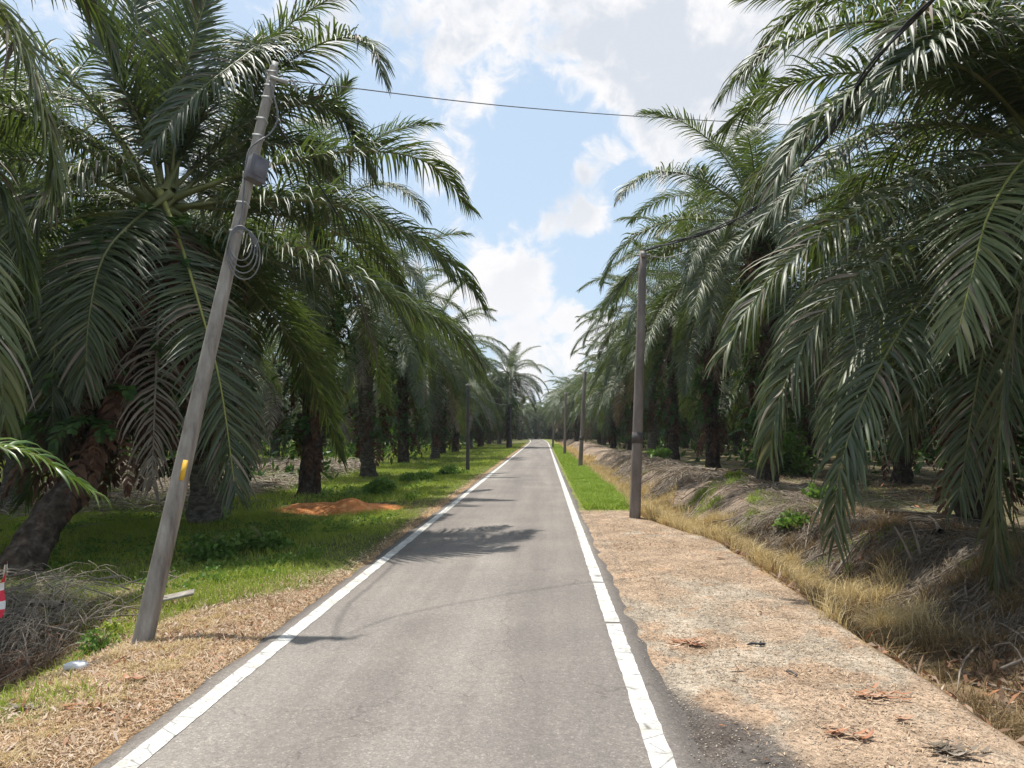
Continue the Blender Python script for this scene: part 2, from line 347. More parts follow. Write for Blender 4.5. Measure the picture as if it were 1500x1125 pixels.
def line(x0, w, gaps, seed):
    ly = axis([(1,20,.06),(20,60,.4),(60,196,2)]); mb = MB()
    a = x0-w/2+.012*(vnoise(ly*0+seed, ly, .09)-.5)+bend(ly); b = x0+w/2+.012*(vnoise(ly*0+seed+4, ly, .09)-.5)+bend(ly)
    zc = .0165-.012*((x0+.75)/1.55)**2
    keep = np.ones(len(ly)-1, bool)
    for gy, gw in gaps: keep &= ~((ly[:-1] > gy) & (ly[:-1] < gy+gw))
    vv = np.stack([np.stack([a, ly, a*0+zc], -1), np.stack([b, ly, b*0+zc], -1)], 1).reshape(-1, 3)
    k = np.arange(len(ly)-1)[keep]*2
    mb.add(vv, np.stack([k, k+1, k+3, k+2], 1)); return mb
link('edge_line', line(-2.06, .125, [], 20).mesh('edge_line_a', [M['paint']]), road)
link('edge_line', line(.585, .125, [(6.55,.05),(4.02,.02),(8.31,.02)], 40).mesh('edge_line_b', [M['paint']]), road)

# ------------------------------------------------------------------ palm fronds
def frond_mb(mb, pts, seed=0, nleaf=92, seg=4, L=.95, W=.042, droop=.85, fold=True, side0=None, petiole=.16, brown=.055, mleaf=0, mr=1, rr=.05, sag=None, ragged=.09, vang=14):
    rg = np.random.default_rng(seed)
    pts = resample(pts, 40); tot = np.linalg.norm(np.diff(pts, axis=0), axis=1).sum()
    T = nz(np.gradient(pts, axis=0))
    if side0 is None:
        h = pts[-1]-pts[0]; h[2] = 0; side0 = np.cross([0, 0, 1.0], nz(h))
    S = nz(side0-(T@side0)[:, None]*T); U = np.cross(T, S)
    rad = np.interp(np.linspace(0, 1, 40), [0, .06, .2, 1], [rr*1.8, rr, rr*.6, rr*.12])
    tube(mb, pts[::2], rad[::2], 5, mr, False)
    n = nleaf
    for sg in (-1, 1):
        s = petiole+(1-petiole)*(np.arange(n)+rg.random(n)*.8)/n; s = np.clip(s, 0, .999)
        f = s*39; i0 = f.astype(int); fr_ = (f-i0)[:, None]; i1 = np.minimum(i0+1, 39)
        p = pts[i0]*(1-fr_)+pts[i1]*fr_; t = nz(T[i0]*(1-fr_)+T[i1]*fr_); sd = S[i0]*sg; u = U[i0]
        u_ = (s-petiole)/(1-petiole)
        prof = np.interp(u_, [0,.12,.35,.6,.85,1], [.35,.75,1,.95,.66,.38])
        ln = L*prof*(1+ragged*rg.standard_normal(n)).clip(.4, 1.3)
        ang = np.radians(np.interp(u_, [0,.5,1], [78,60,26])+5*rg.standard_normal(n))
        va = np.radians(vang+np.where(np.arange(n) % 2 == 0, 10, -10)+7*rg.standard_normal(n))
        d = np.cos(ang)[:, None]*t+np.sin(ang)[:, None]*(sd*np.cos(va)[:, None]+u*np.sin(va)[:, None])
        wv = nz(t-(np.sum(t*d, 1)[:, None])*d); tw = .32*rg.standard_normal(n)
        dr = droop*(1+.22*rg.standard_normal(n)).clip(.2, 2)
        step = ln/seg; cp = p.copy(); P_ = [cp.copy()]; WV = []; NV = []
        for k in range(seg+1):
            nn_ = nz(np.cross(d, wv)); ww = nz(wv*np.cos(tw)[:, None]+nn_*np.sin(tw)[:, None]); WV.append(ww); NV.append(nz(np.cross(d, ww)))
            if k < seg:
                cp = cp+d*step[:, None]; P_.append(cp.copy())
                d = nz(d+np.array([0, 0, -1.0])*(dr*(.35+.5*k/seg)*4/seg)[:, None]); wv = nz(wv-(np.sum(wv*d, 1)[:, None])*d)
        prw = np.interp(np.arange(seg+1)/seg, [0,.25,.6,1], [.55,1,.8,.06])*W/2*(1+.15*rg.standard_normal((n, 1)))
        P_ = np.stack(P_, 1); WV = np.stack(WV, 1); NV = np.stack(NV, 1); w = prw[..., None]
        m_ = seg+1
        if fold:
            V = np.stack([P_-WV*w, P_-NV*w*.45, P_+WV*w], 2).reshape(-1, 3); c = 3
        else:
            V = np.stack([P_-WV*w, P_+WV*w], 2).reshape(-1, 3); c = 2
        b0 = (np.arange(n)*m_*c)[:, None, None]; k = (np.arange(seg)*c)[None, :, None]; a = np.arange(c-1)[None, None]
        q = np.stack([b0+k+a, b0+k+a+1, b0+k+c+a+1, b0+k+c+a], -1).reshape(-1, 4)
        m_a = np.where(rg.random(n) < brown, 2, mleaf); q = q.reshape(n, -1, 4)
        mb.add(V, q.reshape(-1, 4), None, mleaf); mb.qm[-1] = np.repeat(m_a, q.shape[1])
def arc(e0, bendd, L, n=40, p=1.25, wob=0, rg=None):
    s = np.linspace(0, 1, n); e = np.radians(e0-bendd*s**p); st = L/(n-1)
    x = np.concatenate([[0], np.cumsum(np.cos(e[:-1])*st)]); z = np.concatenate([[0], np.cumsum(np.sin(e[:-1])*st)])
    y = wob*np.sin(s*2.2)*s
    return np.stack([x, y, z], 1)
CLS = [(84,60),(72,82),(60,96),(46,98),(30,92),(14,80),(-4,66),(-24,48),(-46,32)]
FR = {}                                                   # near frond meshes by class
for ci, (e0, bd) in enumerate(CLS):
    for sdv in range(3):
        rg = np.random.default_rng(100+ci*7+sdv); mb = MB()
        L_ = rg.uniform(5.2, 6.2)*(.78 if ci == 0 else 1)
        frond_mb(mb, arc(e0+rg.uniform(-6, 6), bd+rg.uniform(-12, 12), L_, wob=rg.uniform(-.7, .7)), seed=ci*11+sdv, nleaf=138, W=.037, L=rg.uniform(.85, 1.0), droop=[.25,.45,.7,.85,.9,.85,.7,.5,.35][ci], side0=np.array([0, 1.0, 0]))
        FR[(ci, sdv)] = mb.mesh('frond', [M['leaf'], M['rachis'], M['leaf_pale']])
DEADF = []
for k in range(3):
    mb = MB(); frond_mb(mb, arc(-50-8*k, 32, 4.2), seed=900+k, nleaf=70, L=.75, droop=.9, W=.03, side0=np.array([0, 1.0, 0]), ragged=.3)
    DEADF.append(mb.mesh('dead_frond', [M['dead'], M['rachis_dead'], M['dead']]))
def crown_mesh(seed, nf=36, nleaf=72, seg=3, W=.060, mat='leaf_far', dead=True):
    rg = np.random.default_rng(seed); mb = MB()
    for k in range(nf):
        u = (k+.5)/nf; e0 = 84-128*u**1.05+rg.uniform(-7, 7); bd = np.interp(u, [0,.25,.6,1], [62,95,80,32])+rg.uniform(-12, 12)
        p = arc(e0, bd, rg.uniform(5.0, 6.2)*(.8 if u < .08 else 1), wob=rg.uniform(-.7, .7)); a = k*2.39996+rg.uniform(-.2, .2)
        Rz = np.array([[math.cos(a), -math.sin(a), 0], [math.sin(a), math.cos(a), 0], [0, 0, 1]])
        p = p@Rz.T+np.array([math.cos(a)*.22, math.sin(a)*.22, -.35*u])
        isd = dead and u > .9 and rg.random() < .5
        frond_mb(mb, p, seed=seed*50+k, nleaf=nleaf, seg=seg, L=.95, W=W, droop=np.interp(u, [0,.3,.6,1], [.25,.85,.8,.4]), fold=False, side0=Rz@np.array([0, 1.0, 0]), mleaf=2 if isd else 0)
    return mb.mesh('crown', [M[mat], M['rachis'], M['dead']])
CROWNS = [crown_mesh(k+1) for k in range(5)]

def trunk_mesh(pts, r0=.27, seed=0, mat='bark', clean=1.3, shag=True):
    rg = np.random.default_rng(seed); pts = resample(pts, 46); mb = MB()
    h = np.concatenate([[0], np.cumsum(np.linalg.norm(np.diff(pts, axis=0), axis=1))]); tot = h[-1]
    n = len(pts); sd = 20; a = np.arange(sd)*2*np.pi/sd
    T = nz(np.gradient(pts, axis=0)); S = nz(np.cross(T, [0, 1.0, .02])); U = np.cross(S, T)
    r = r0*(1+.55*np.exp(-h/.28)+.20*sst(tot-1.6, tot-.2, h))
    rr_ = r[:, None]*(1+.07*np.sin(a[None]*5+h[:, None]*9+seed)+.06*np.sin(h[:, None]*26+a[None]*2)+.05*rg.standard_normal((n, sd)))
    v = pts[:, None]+rr_[..., None]*(np.cos(a)[None, :, None]*S[:, None]+np.sin(a)[None, :, None]*U[:, None])
    i = np.arange(n-1)[:, None]*sd; j = np.arange(sd)[None]; k = (j+1) % sd
    mb.add(v, np.stack([i+j, i+k, i+sd+k, i+sd+j], -1).reshape(-1, 4))
    if shag:                                             # cut leaf bases in a spiral
        ns = int((tot-clean)*26)
        for s in range(ns):
            hh = clean+(tot-clean)*(s+.5)/ns; aa = s*2.39996; f = np.interp(hh, h, np.arange(n)); i0 = int(f)
            c = pts[i0]; o = math.cos(aa)*S[i0]+math.sin(aa)*U[i0]; t = T[i0]; w = np.cross(t, o); rad = r[i0]
            l = rg.uniform(.13, .30); b = c+o*rad*.8; tip = b+nz(o*.75+t*.9+.15*rg.standard_normal(3))*l
            hw = .075; mb.add([b-w*hw-t*.05, b+w*hw-t*.05, b+w*hw*.8+t*.07, b-w*hw*.8+t*.07, tip-w*.04-t*.02, tip+w*.04-t*.02, tip+w*.035+t*.025, tip-w*.035+t*.025], BOXQ)
    return mb.mesh('trunk', [M[mat]], smooth=False)
def fern_mesh(pts, seed=0, lo=1.2, hi=None, n=150, r=.3, mats=None, size=.5, reddish=.0, thick=0.1):
    rg = np.random.default_rng(seed); pts = resample(pts, 46); mb = MB()
    h = np.concatenate([[0], np.cumsum(np.linalg.norm(np.diff(pts, axis=0), axis=1))]); tot = h[-1]; hi = hi or tot-.1
    for s in range(n):
        hh = rg.uniform(lo, hi); c = np.array([np.interp(hh, h, pts[:, k]) for k in range(3)]); a = rg.uniform(0, 2*np.pi)
        o = np.array([math.cos(a), math.sin(a), 0]); l = size*rg.uniform(.6, 1.4)
        red = rg.random() < reddish
        e = arc(rg.uniform(-70, -40) if red else rg.uniform(0, 55), rg.uniform(20, 40) if red else rg.uniform(80, 130), l*(1.5 if red else 1), 12)
        w_ = np.array([-o[1], o[0], 0]); p = c+o*(r*.85+rg.uniform(0, thick))+e[:, :1]*o+e[:, 2:]*np.array([0, 0, 1.0])
        frond_mb(mb, p, seed=seed*1000+s, nleaf=13, seg=2, L=l*(.30 if red else .24), W=.05*l/.5, droop=1.6 if red else .5, fold=False, side0=w_, petiole=.1, mleaf=1 if red else 0, mr=1 if red else 0, rr=.008, brown=0)
    return mb.mesh('fern_cover', [M['fern'], M['deadred']])
GT = [[(0,0,-.2),(.05,0,1.5),(0,.05,4),(0,0,6.0)], [(0,0,-.2),(-.1,0,1.5),(-.12,.1,4),(0,0,6.2)], [(0,0,-.2),(.15,.1,1.5),(.2,.1,4),(0,0,5.8)], [(0,0,-.2),(0,-.1,2),(-.05,-.1,4),(0,0,6.1)]]
TRK = [trunk_mesh(p, .27, k, 'bark' if k % 2 else 'bark_grey') for k, p in enumerate(GT)]
FERN = [fern_mesh(p, 20+k, 1.3, None, 190, .3, size=.6, reddish=.18) for k, p in enumerate(GT)]

def add_generic_fronds(root, top, n, seed, skip=None, sc=1.0, emin=-44, emax=84, yaw0=None, deadn=2):
    rg = np.random.default_rng(seed); yaw0 = rg.uniform(0, 6.28) if yaw0 is None else yaw0
    for k in range(n):
        u = (k+.5)/n; e = emax-(emax-emin)*u; ci = int(np.argmin([abs(c[0]-e) for c in CLS])); a = yaw0+k*2.39996+rg.uniform(-.25, .25)
        if skip and skip(a % (2*math.pi), e): continue
        link('frond', FR[(ci, int(rg.integers(3)))], root, (top[0]+math.cos(a)*.2, top[1]+math.sin(a)*.2, top[2]-.35*u), (rg.uniform(-.12, .12), rg.uniform(-.08, .08), a), sc*rg.uniform(.88, 1.06))
    for k in range(deadn):
        a = rg.uniform(0, 6.28)
        link('dead_frond', DEADF[k % 3], root, (top[0]+math.cos(a)*.25, top[1]+math.sin(a)*.25, top[2]-.5), (0, 0, a), sc)
def custom(root, pts, seed, **kw):
    mats = kw.pop('mats', [M['leaf'], M['rachis']]); mb = MB()
    rl = np.array(root.location); p = np.array([np.asarray(q, float) for q in pts])-rl
    frond_mb(mb, p, seed=seed, **kw); return link('frond', mb.mesh('frond', list(mats)+[M['dead'] if len(mats) < 3 else mats[2]]), root)

# ---- large palm with leaning trunk on the left
def PP(*l): return [P(*a) for a in l]
lp_base = G(18, 835); lean = empty('oil_palm', lp_base)
tag(lean, 'big oil palm with leaning trunk behind the tilted pole, fronds arching towards the road', 'palm tree', 'oil palms in the rows beside the road')
tp = np.array([P(18, 835, lp_base[1])-[0,0,.25], P(60, 775, 9.4), P(120, 700, 9.9), P(165, 600, 10.6), P(195, 470, 11.1), P(235, 320, 11.5)])
link('trunk', trunk_mesh(tp-lp_base, .215, 51, 'bark', 2.2), lean)
link('fern_cover', fern_mesh(tp-lp_base, 61, 2.4, None, 330, .36, size=.62, reddish=.5, thick=.35), lean)['kind'] = 'stuff'
Cl = P(240, 292, 11.5)
for k, (pl, kw) in enumerate([
    ([(395,243,11.6),(530,221,12.4),(630,240,13.4),(688,305,14.0)], {}),
    ([(380,291,11.2),(500,302,11.7),(600,345,12.2),(670,395,12.6),(706,445,12.8)], dict(L=1.1)),
    ([(370,352,10.9),(480,388,10.9),(590,440,11.1),(665,480,11.3),(702,528,11.4)], dict(L=1.0)),
    ([(330,350,11.8),(440,400,12.2),(560,430,12.8),(650,478,13.4),(700,545,13.8)], {}),
    ([(262,350,10.9),(290,440,10.4),(322,560,10.1),(345,720,10.0)], dict(L=1.0, mats=[M['leaf'], M['rachis_y']], vang=0, droop=.35)),
    ([(205,180,11.2),(160,90,10.9),(118,-20,10.6)], dict(droop=.15)),
    ([(225,150,11.7),(205,60,11.8),(190,-60,12)], dict(droop=.15)),
    ([(260,160,11.5),(280,70,11.4),(310,-30,11.4)], dict(droop=.15)),
    ([(240,190,11.9),(255,90,12.2),(262,10,12.6),(270,-60,13)], dict(droop=.2)),
    ([(280,200,12),(330,110,12.6),(390,60,13.2),(440,60,13.6)], dict(droop=.4)),
    ([(310,250,11.9),(380,215,12.6),(440,215,13.2),(480,250,13.6)], dict(droop=.6)),
    ([(190,255,10.8),(120,250,10.2),(60,300,9.8),(15,390,9.5)], dict(L=.95)),
    ([(160,330,10.6),(105,420,10.2),(80,520,9.9),(78,650,9.8)], dict(vang=0, droop=.4)),
    ([(190,330,10.4),(150,380,9.9),(130,470,9.5),(125,560,9.4)], dict(vang=0, droop=.4)),
    ([(150,220,11.8),(60,180,12),(-40,200,12)], {}),
    ([(360,180,12.6),(450,150,13.2),(520,190,13.6),(545,260,13.8)], {}),
    ([(370,310,13),(470,330,14.2),(560,390,15.4),(610,470,16)], {}),
    ]):
    custom(lean, [Cl+rng.uniform(-.15, .15, 3)]+PP(*pl), 300+k, **{**dict(nleaf=150, W=.037, L=.96), **kw})
add_generic_fronds(lean, Cl-lp_base, 34, 5, skip=lambda a, e: (a > 3.7 or a < .7), deadn=4)

# ---- straight grey trunk behind the tilted pole
def row_palm(x, y, label, seed, hgt=6.0, n=34, var=None, sc=1.0, trunk=None, fern=True, dead=2, cat='palm tree', skip=None):
    z = float(hz(x, y)); r = empty('oil_palm', (x, y, z)); tag(r, label, cat, 'oil palms in the rows beside the road')
    v = seed % 4 if var is None else var; s = hgt/6.0
    link('trunk', TRK[v] if trunk is None else TRK[trunk], r, (0,0,0), (0,0,seed*.7), (1,1,s))
    if fern: link('fern_cover', FERN[v], r, (0,0,0), (0,0,seed*1.3), (1.1,1.1,s))['kind'] = 'stuff'
    add_generic_fronds(r, (0,0,hgt), n, seed, deadn=dead, sc=sc, skip=skip); return r
b = G(300, 762); rp = row_palm(b[0], b[1], 'oil palm with thick ringed grey trunk just behind the tilted pole', 12, 5.5, 34, 0, skip=lambda a, e: (a > 3.7 or a < .9))
Cb = np.array(rp.location)+[0, 0, 5.6]
for k, pl in enumerate([[(370,150,14),(388,68,12.8),(345,92,11.8),(275,148,11),(222,215,10.5)], [(385,140,14),(430,85,13.5),(500,55,13),(545,70,12.6),(560,112,12.4)], [(370,120,14.5),(410,50,14.6),(470,5,14.6),(548,-30,14.6)],
                        [(400,180,14.2),(460,150,14),(500,165,13.8),(520,205,13.6)]]):
    custom(rp, [Cb]+PP(*pl), 350+k, nleaf=146, W=.040, L=1.0, droop=.65)
b = G(452, 720); row_palm(b[0], b[1], 'oil palm with dark fern-covered trunk standing behind the orange soil heap', 13, 7.4, 29, 1, sc=.84)
b = G(541, 694); row_palm(b[0], b[1], 'oil palm with pale grey trunk foot behind the round green bush', 14, 7.0, 27, 2, sc=.8)
row_palm(-7.4, 39.5, 'oil palm with slim trunk next beyond the one behind the round bush', 15, 7.0, 26, 3, sc=.8)
row_palm(-7.0, 48, 'oil palm on the left row with fronds hanging over the thin roadside post', 16, 7.0, 34, 2, dead=4)
row_palm(-3.6, 78, 'distant oil palm standing alone against the sky left of where the road ends', 17, 7.7, 34, 1, sc=.85)
row_palm(-12.6, 17.5, 'tall oil palm one row back on the left, its crown filling the top left corner', 18, 7.6, 34, 0)
row_palm(15.8, 12.5, 'oil palm one row back at the right edge in the dark behind the hanging frond', 19, 6.2, 36, 1)
row_palm(11.8, 25.5, 'oil palm one row back between the dark red trunk and the flared grey one', 20, 6.8, 34, 3)

# palm out of frame on the left whose fronds hang in
pb = np.array([-8.3, 6.4, float(hz(-8.3, 6.4))]); lo = empty('oil_palm', pb)
tag(lo, 'oil palm at the left picture edge, only its hanging frond ends in view', 'palm tree', 'oil palms in the rows beside the road')
link('trunk', TRK[1], lo, (0,0,0), (0,0,1), (1,1,.95))
link('fern_cover', FERN[1], lo, (0,0,0), (0,0,1), (1,1,.95))['kind'] = 'stuff'
Co = pb+[0,0,5.7]
for k, (pl, kw) in enumerate([
    ([(-200,20,7.0),(-40,-20,7.2),(40,90,7.4),(75,210,7.5),(80,290,7.5)], dict(mats=[M['leaf_pale'], M['rachis']], vang=5)),
    ([(-250,250,6.8),(-110,300,6.6),(-40,400,6.5),(-5,500,6.4),(5,610,6.4)], dict(mats=[M['leaf_pale'], M['rachis']], vang=5)),
    ([(-250,200,7),(-120,170,7.4),(-30,230,7.8),(20,330,8),(45,430,8)], {}),
    ([(-150,0,7.6),(-40,-70,8.2),(60,-60,8.8),(140,10,9.2),(170,90,9.4)], {}),
    ([(-250,350,6.6),(-150,430,6.2),(-90,560,6),(-70,700,6)], {})]):
    custom(lo, [Co]+PP(*pl), 400+k, **{**dict(nleaf=112, W=.05), **kw})
add_generic_fronds(lo, (0,0,5.7), 26, 33, skip=lambda a, e: (a > 5.2 or a < 1.2) and e < 70, deadn=1)
# young palm, bright frond reaching in low at the left
yb = np.array([-5.6, 4.6, float(hz(-5.6, 4.6))]); yp = empty('young_palm', yb)
tag(yp, 'young palm at the left edge with one low bright green arching frond', 'palm tree')
mbt = MB(); tube(mbt, [(0,0,-.15),(0,0,.2),(0,0,.5)], [.16,.15,.10], 10); link('trunk', mbt.mesh('trunk', [M['bark']]), yp)
for k, pl in enumerate([[(-90,690,5.4),(-10,655,5.6),(50,668,5.7),(105,700,5.8),(150,728,5.85)], [(-160,600,5),(-110,560,5.2),(-60,620,5.4),(-30,700,5.5)], [(-330,640,4.2),(-400,620,4),(-480,700,4)]]):
    custom(yp, [yb+[0,0,.45]]+PP(*pl), 450+k, nleaf=50, W=.034, L=.42, droop=.75, rr=.018, mats=[M['leaf_young'], M['rachis_y']], petiole=.2)

# ---- large palm on the right, crown just outside the frame
rb = G(1432, 776); rb[2] = hz(rb[0], rb[1]); ra = empty('oil_palm', rb)
tag(ra, 'nearest oil palm on the right with long glossy fronds arching over the ditch', 'palm tree', 'oil palms in the rows beside the road')
Ca = P(1530, 225, 11.0)
tpr = np.array([rb-[0,0,.3], P(1425,640,12), P(1440,450,11.7), P(1490,320,11.3), Ca-[0,0,.2]])
link('trunk', trunk_mesh(tpr-rb, .30, 71, 'bark', 1.6), ra)
link('fern_cover', fern_mesh(tpr-rb, 81, 1.5, None, 260, .34, size=.6, reddish=.3, thick=.2), ra)['kind'] = 'stuff'
pale = dict(mats=[M['leaf_pale'], M['rachis']])
for k, (pl, kw) in enumerate([
    ([(1430,70,10.2),(1310,32,9.6),(1195,45,9.2),(1110,85,9.0),(1064,135,8.9)], dict(L=1.0)),
    ([(1430,110,9.6),(1350,95,8.8),(1260,130,8.3),(1180,190,8.1),(1135,265,8.0)], dict(L=.95)),
    ([(1440,190,10.6),(1330,185,10),(1225,225,9.6),(1150,290,9.4),(1085,360,9.3)], {}),
    ([(1430,225,9.8),(1310,285,9.0),(1200,350,8.5),(1115,425,8.3),(1062,515,8.2)], dict(L=1.0)),
    ([(1440,270,10),(1360,340,9.2),(1260,400,8.6),(1185,490,8.3),(1140,590,8.2),(1128,665,8.2)], dict(L=.95)),
    ([(1450,300,9.6),(1380,400,8.8),(1310,500,8.2),(1255,610,7.9),(1228,700,7.8),(1222,790,7.8)], dict(vang=0, droop=.7, L=.9)),
    ([(1500,235,9.0),(1450,310,7.9),(1425,400,7.5),(1400,500,7.4)], dict(vang=0, droop=.35, L=1.0, mats=[M['leaf_pale'], M['rachis_y']])),
    ([(1440,140,11.4),(1330,130,11.6),(1220,170,11.8),(1130,240,12),(1070,330,12)], {}),
    ([(1420,330,10.8),(1330,420,10.4),(1250,520,10.2),(1210,640,10.1)], dict(droop=.6)),
    ([(1500,60,10.8),(1440,-40,10.6),(1360,-70,10.2),(1270,-30,9.9)], {}),
    ([(1500,120,10),(1430,40,9),(1360,20,8.3),(1300,60,8)], {}),
    ([(1430,200,12.5),(1320,240,13.4),(1230,320,14),(1180,430,14.2)], {}),
    ([(1480,140,10.4),(1380,118,10.7),(1260,150,11.0),(1170,215,11.2),(1118,310,11.3)], {}),
    ([(1450,40,11),(1340,-25,11),(1230,-15,11),(1140,40,11.2),(1095,110,11.3)], {}),
    ([(1450,190,12),(1350,205,12.5),(1260,265,13),(1195,370,13.3)], {}),
    ([(1470,300,10.6),(1400,400,10.2),(1350,520,9.9),(1325,650,9.8)], dict(droop=.6)),
    ([(1490,330,9.8),(1450,470,9.3),(1425,600,9.0),(1405,730,8.9)], dict(vang=0, droop=.5)),
    ([(1440,260,10.8),(1330,310,11),(1220,400,11.2),(1150,500,11.3),(1120,600,11.3)], {}),
    ([(1470,80,9.4),(1400,50,8.4),(1330,85,7.9),(1270,150,7.8)], {}),
    ]):
    custom(ra, [Ca+rng.uniform(-.15, .15, 3)]+PP(*pl), 500+k, **{**dict(nleaf=150, W=.038, L=.97), **kw})
add_generic_fronds(ra, Ca-rb, 40, 41, skip=lambda a, e: 2.6 < a < 5.0 and e < 45, deadn=2)
# palm outside the right edge with one frond hanging nearly to the ground
ob = np.array([8.9, 6.6, float(hz(8.9, 6.6))]); orr = empty('oil_palm', ob)
tag(orr, 'oil palm at the right picture edge with a frond hanging straight down to the ditch', 'palm tree', 'oil palms in the rows beside the road')
link('trunk', TRK[3], orr, (0,0,0), (0,0,2), (1,1,.95)); link('fern_cover', FERN[3], orr, (0,0,0), (0,0,2), (1,1,.95))['kind'] = 'stuff'
Cr = ob+[0,0,5.7]
for k, (pl, kw) in enumerate([
    ([(1660,180,7.4),(1530,330,7.6),(1487,470,7.7),(1462,660,7.7),(1456,860,7.8)], dict(vang=-4, droop=.35, L=1.15, W=.045, nleaf=130)),
    ([(1700,80,7),(1600,180,6.8),(1540,300,6.8),(1515,420,6.9)], dict(vang=0, droop=.4)),
    ([(1750,-100,7),(1620,-160,7.4),(1500,-60,7.8),(1440,20,8)], {})]):
    custom(orr, [Cr]+PP(*pl), 600+k, **{**dict(nleaf=100, W=.042, mats=[M['leaf'], M['rachis']]), **kw})
add_generic_fronds(orr, (0,0,5.7), 24, 43, skip=lambda a, e: 1.7 < a < 4.6 and e < 70, deadn=0)
# right row
b = G(1103, 712); row_palm(b[0], b[1]-1.5, 'oil palm with dark red-brown trunk rooted on the heaped bank right of the ditch', 22, 7.5, 38, 1, sc=.92)
row_palm(7.2, 32.5, 'oil palm with fern-clad trunk directly behind the near right pole', 23, 8.2, 36, 3)
row_palm(12.8, 32, 'oil palm with flared grey trunk base one row back behind the right bank', 24, 7.8, 32, 0)
row_palm(7.0, 41, 'oil palm with dark trunk seen just left of the near right pole', 25, 8.2, 34, 1)
row_palm(7.0, 49.5, 'oil palm whose crown overhangs the second right pole', 26, 8.2, 34, 0)
row_palm(14.5, 20, 'oil palm one row back between the two nearest right palms', 27, 7.2, 32, 2)

# ---- the plantation behind: crowns as one part each
cnt = {}
def far_palm(x, y, side, seed):
    rg = np.random.default_rng(seed); z = float(hz(x, y)); r = empty('oil_palm', (x, y, z), rg.uniform(0, 6.28))
    if side == 'l': tag(r, 'oil palm standing deep in the plantation rows left of the road', 'palm tree', 'background oil palms left of the road')
    else: tag(r, 'oil palm standing deep in the plantation rows right of the road', 'palm tree', 'background oil palms right of the road')
    v = int(rg.integers(4)); s = rg.uniform(.88, 1.12)*(1.06 if side == 'r' else 1)
    link('trunk', TRK[v], r, sc=(1, 1, s)); f = link('fern_cover', FERN[v], r, sc=(1.1, 1.1, s)); f['kind'] = 'stuff'
    link('crown', CROWNS[int(rg.integers(5))], r, (0, 0, 6*s), (rg.uniform(-.06, .06), rg.uniform(-.06, .06), 0), rg.uniform(.82, 1.0)*(.92 if side == 'l' else 1.08))
sd = 1000
for rI, x0 in enumerate([-7.2, -16.5, -26, -35.5, -44.5]):
    y0 = [57, 16, 9, 19, 14][rI]
    for k in range(22):
        y = y0+k*(8.7 if rI == 0 else 10)+rng.uniform(-.9, .9); sd += 1
        if y > 175 or (rI >= 4 and y > 110): break
        far_palm(x0+rng.uniform(-.7, .7)+(0 if y < 110 else -3), y, 'l', sd)
for rI, x0 in enumerate([7.2, 14.8, 22.5, 30.5, 39, 48]):
    y0 = [58, 41, 12, 17, 13, 22][rI]
    for k in range(22):
        y = y0+k*8.7+rng.uniform(-.9, .9); sd += 1
        if y > 175 or (rI >= 4 and y > 110): break
        far_palm(x0+rng.uniform(-.7, .7)-(0 if y < 110 else 2.5), y, 'r', sd)
for k in range(11): far_palm(-15+k*3.3, 158+(k % 3)*6, 'l' if k < 6 else 'r', 1900+k)
def woods():
    rg = np.random.default_rng(77); mb = MB()
    def mass(n, x0, x1, y0, y1, h, size):
        p = np.stack([rg.uniform(x0, x1, n), rg.uniform(y0, y1, n), h*rg.random(n)**1.2], 1)
        a = nz(rg.standard_normal((n, 3))+[0, 0, -.5]); b = nz(np.cross(a, rg.standard_normal((n, 3)))); s = size*rg.uniform(.5, 1.5, (n, 1))
        V = np.stack([p, p+a*s*.5+b*s*.1, p+a*s-[0, 0, .2]*s, p+a*s*.5-b*s*.1], 1).reshape(-1, 3); k = np.arange(n)*4
        mb.add(V, np.stack([k, k+1, k+2, k+3], 1))
    mass(26000, -72, -56, 5, 190, 8, 1.5); mass(26000, 56, 72, 5, 190, 8, 1.5); mass(22000, -60, 60, 172, 184, 8, 1.6)
    o = link('far_woods', mb.mesh('far_woods', [M['leaf_far']])); tag(o, 'dark green mass of far plantation closing the view between the trunks', 'woods', kind='stuff')
    mb2 = MB(); rg2 = np.random.default_rng(78)
    for k in range(700):
        sd_ = -1 if k % 2 else 1; x = sd_*rg2.uniform(8, 50) if k % 5 else sd_*rg2.uniform(8, 20); y = rg2.uniform(24, 120)
        h = rg2.uniform(.3, 1.1); n = 26; p = np.array([x, y, float(hz(x, y))])+rg2.standard_normal((n, 3))*[h*.7, h*.7, 0]+np.stack([0*np.ones(n), 0*np.ones(n), h*rg2.random(n)], 1)
        a = nz(rg2.standard_normal((n, 3))+[0, 0, .5]); b = nz(np.cross(a, rg2.standard_normal((n, 3)))); s = .35*rg2.uniform(.5, 1.5, (n, 1))
        V = np.stack([p, p+a*s*.5+b*s*.2, p+a*s, p+a*s*.5-b*s*.2], 1).reshape(-1, 3); kk = np.arange(n)*4; mb2.add(V, np.stack([kk, kk+1, kk+2, kk+3], 1))
    tag(link('undergrowth', mb2.mesh('undergrowth', [M['fern']])), 'low dark undergrowth between the background palm trunks', 'undergrowth', kind='stuff')
woods()

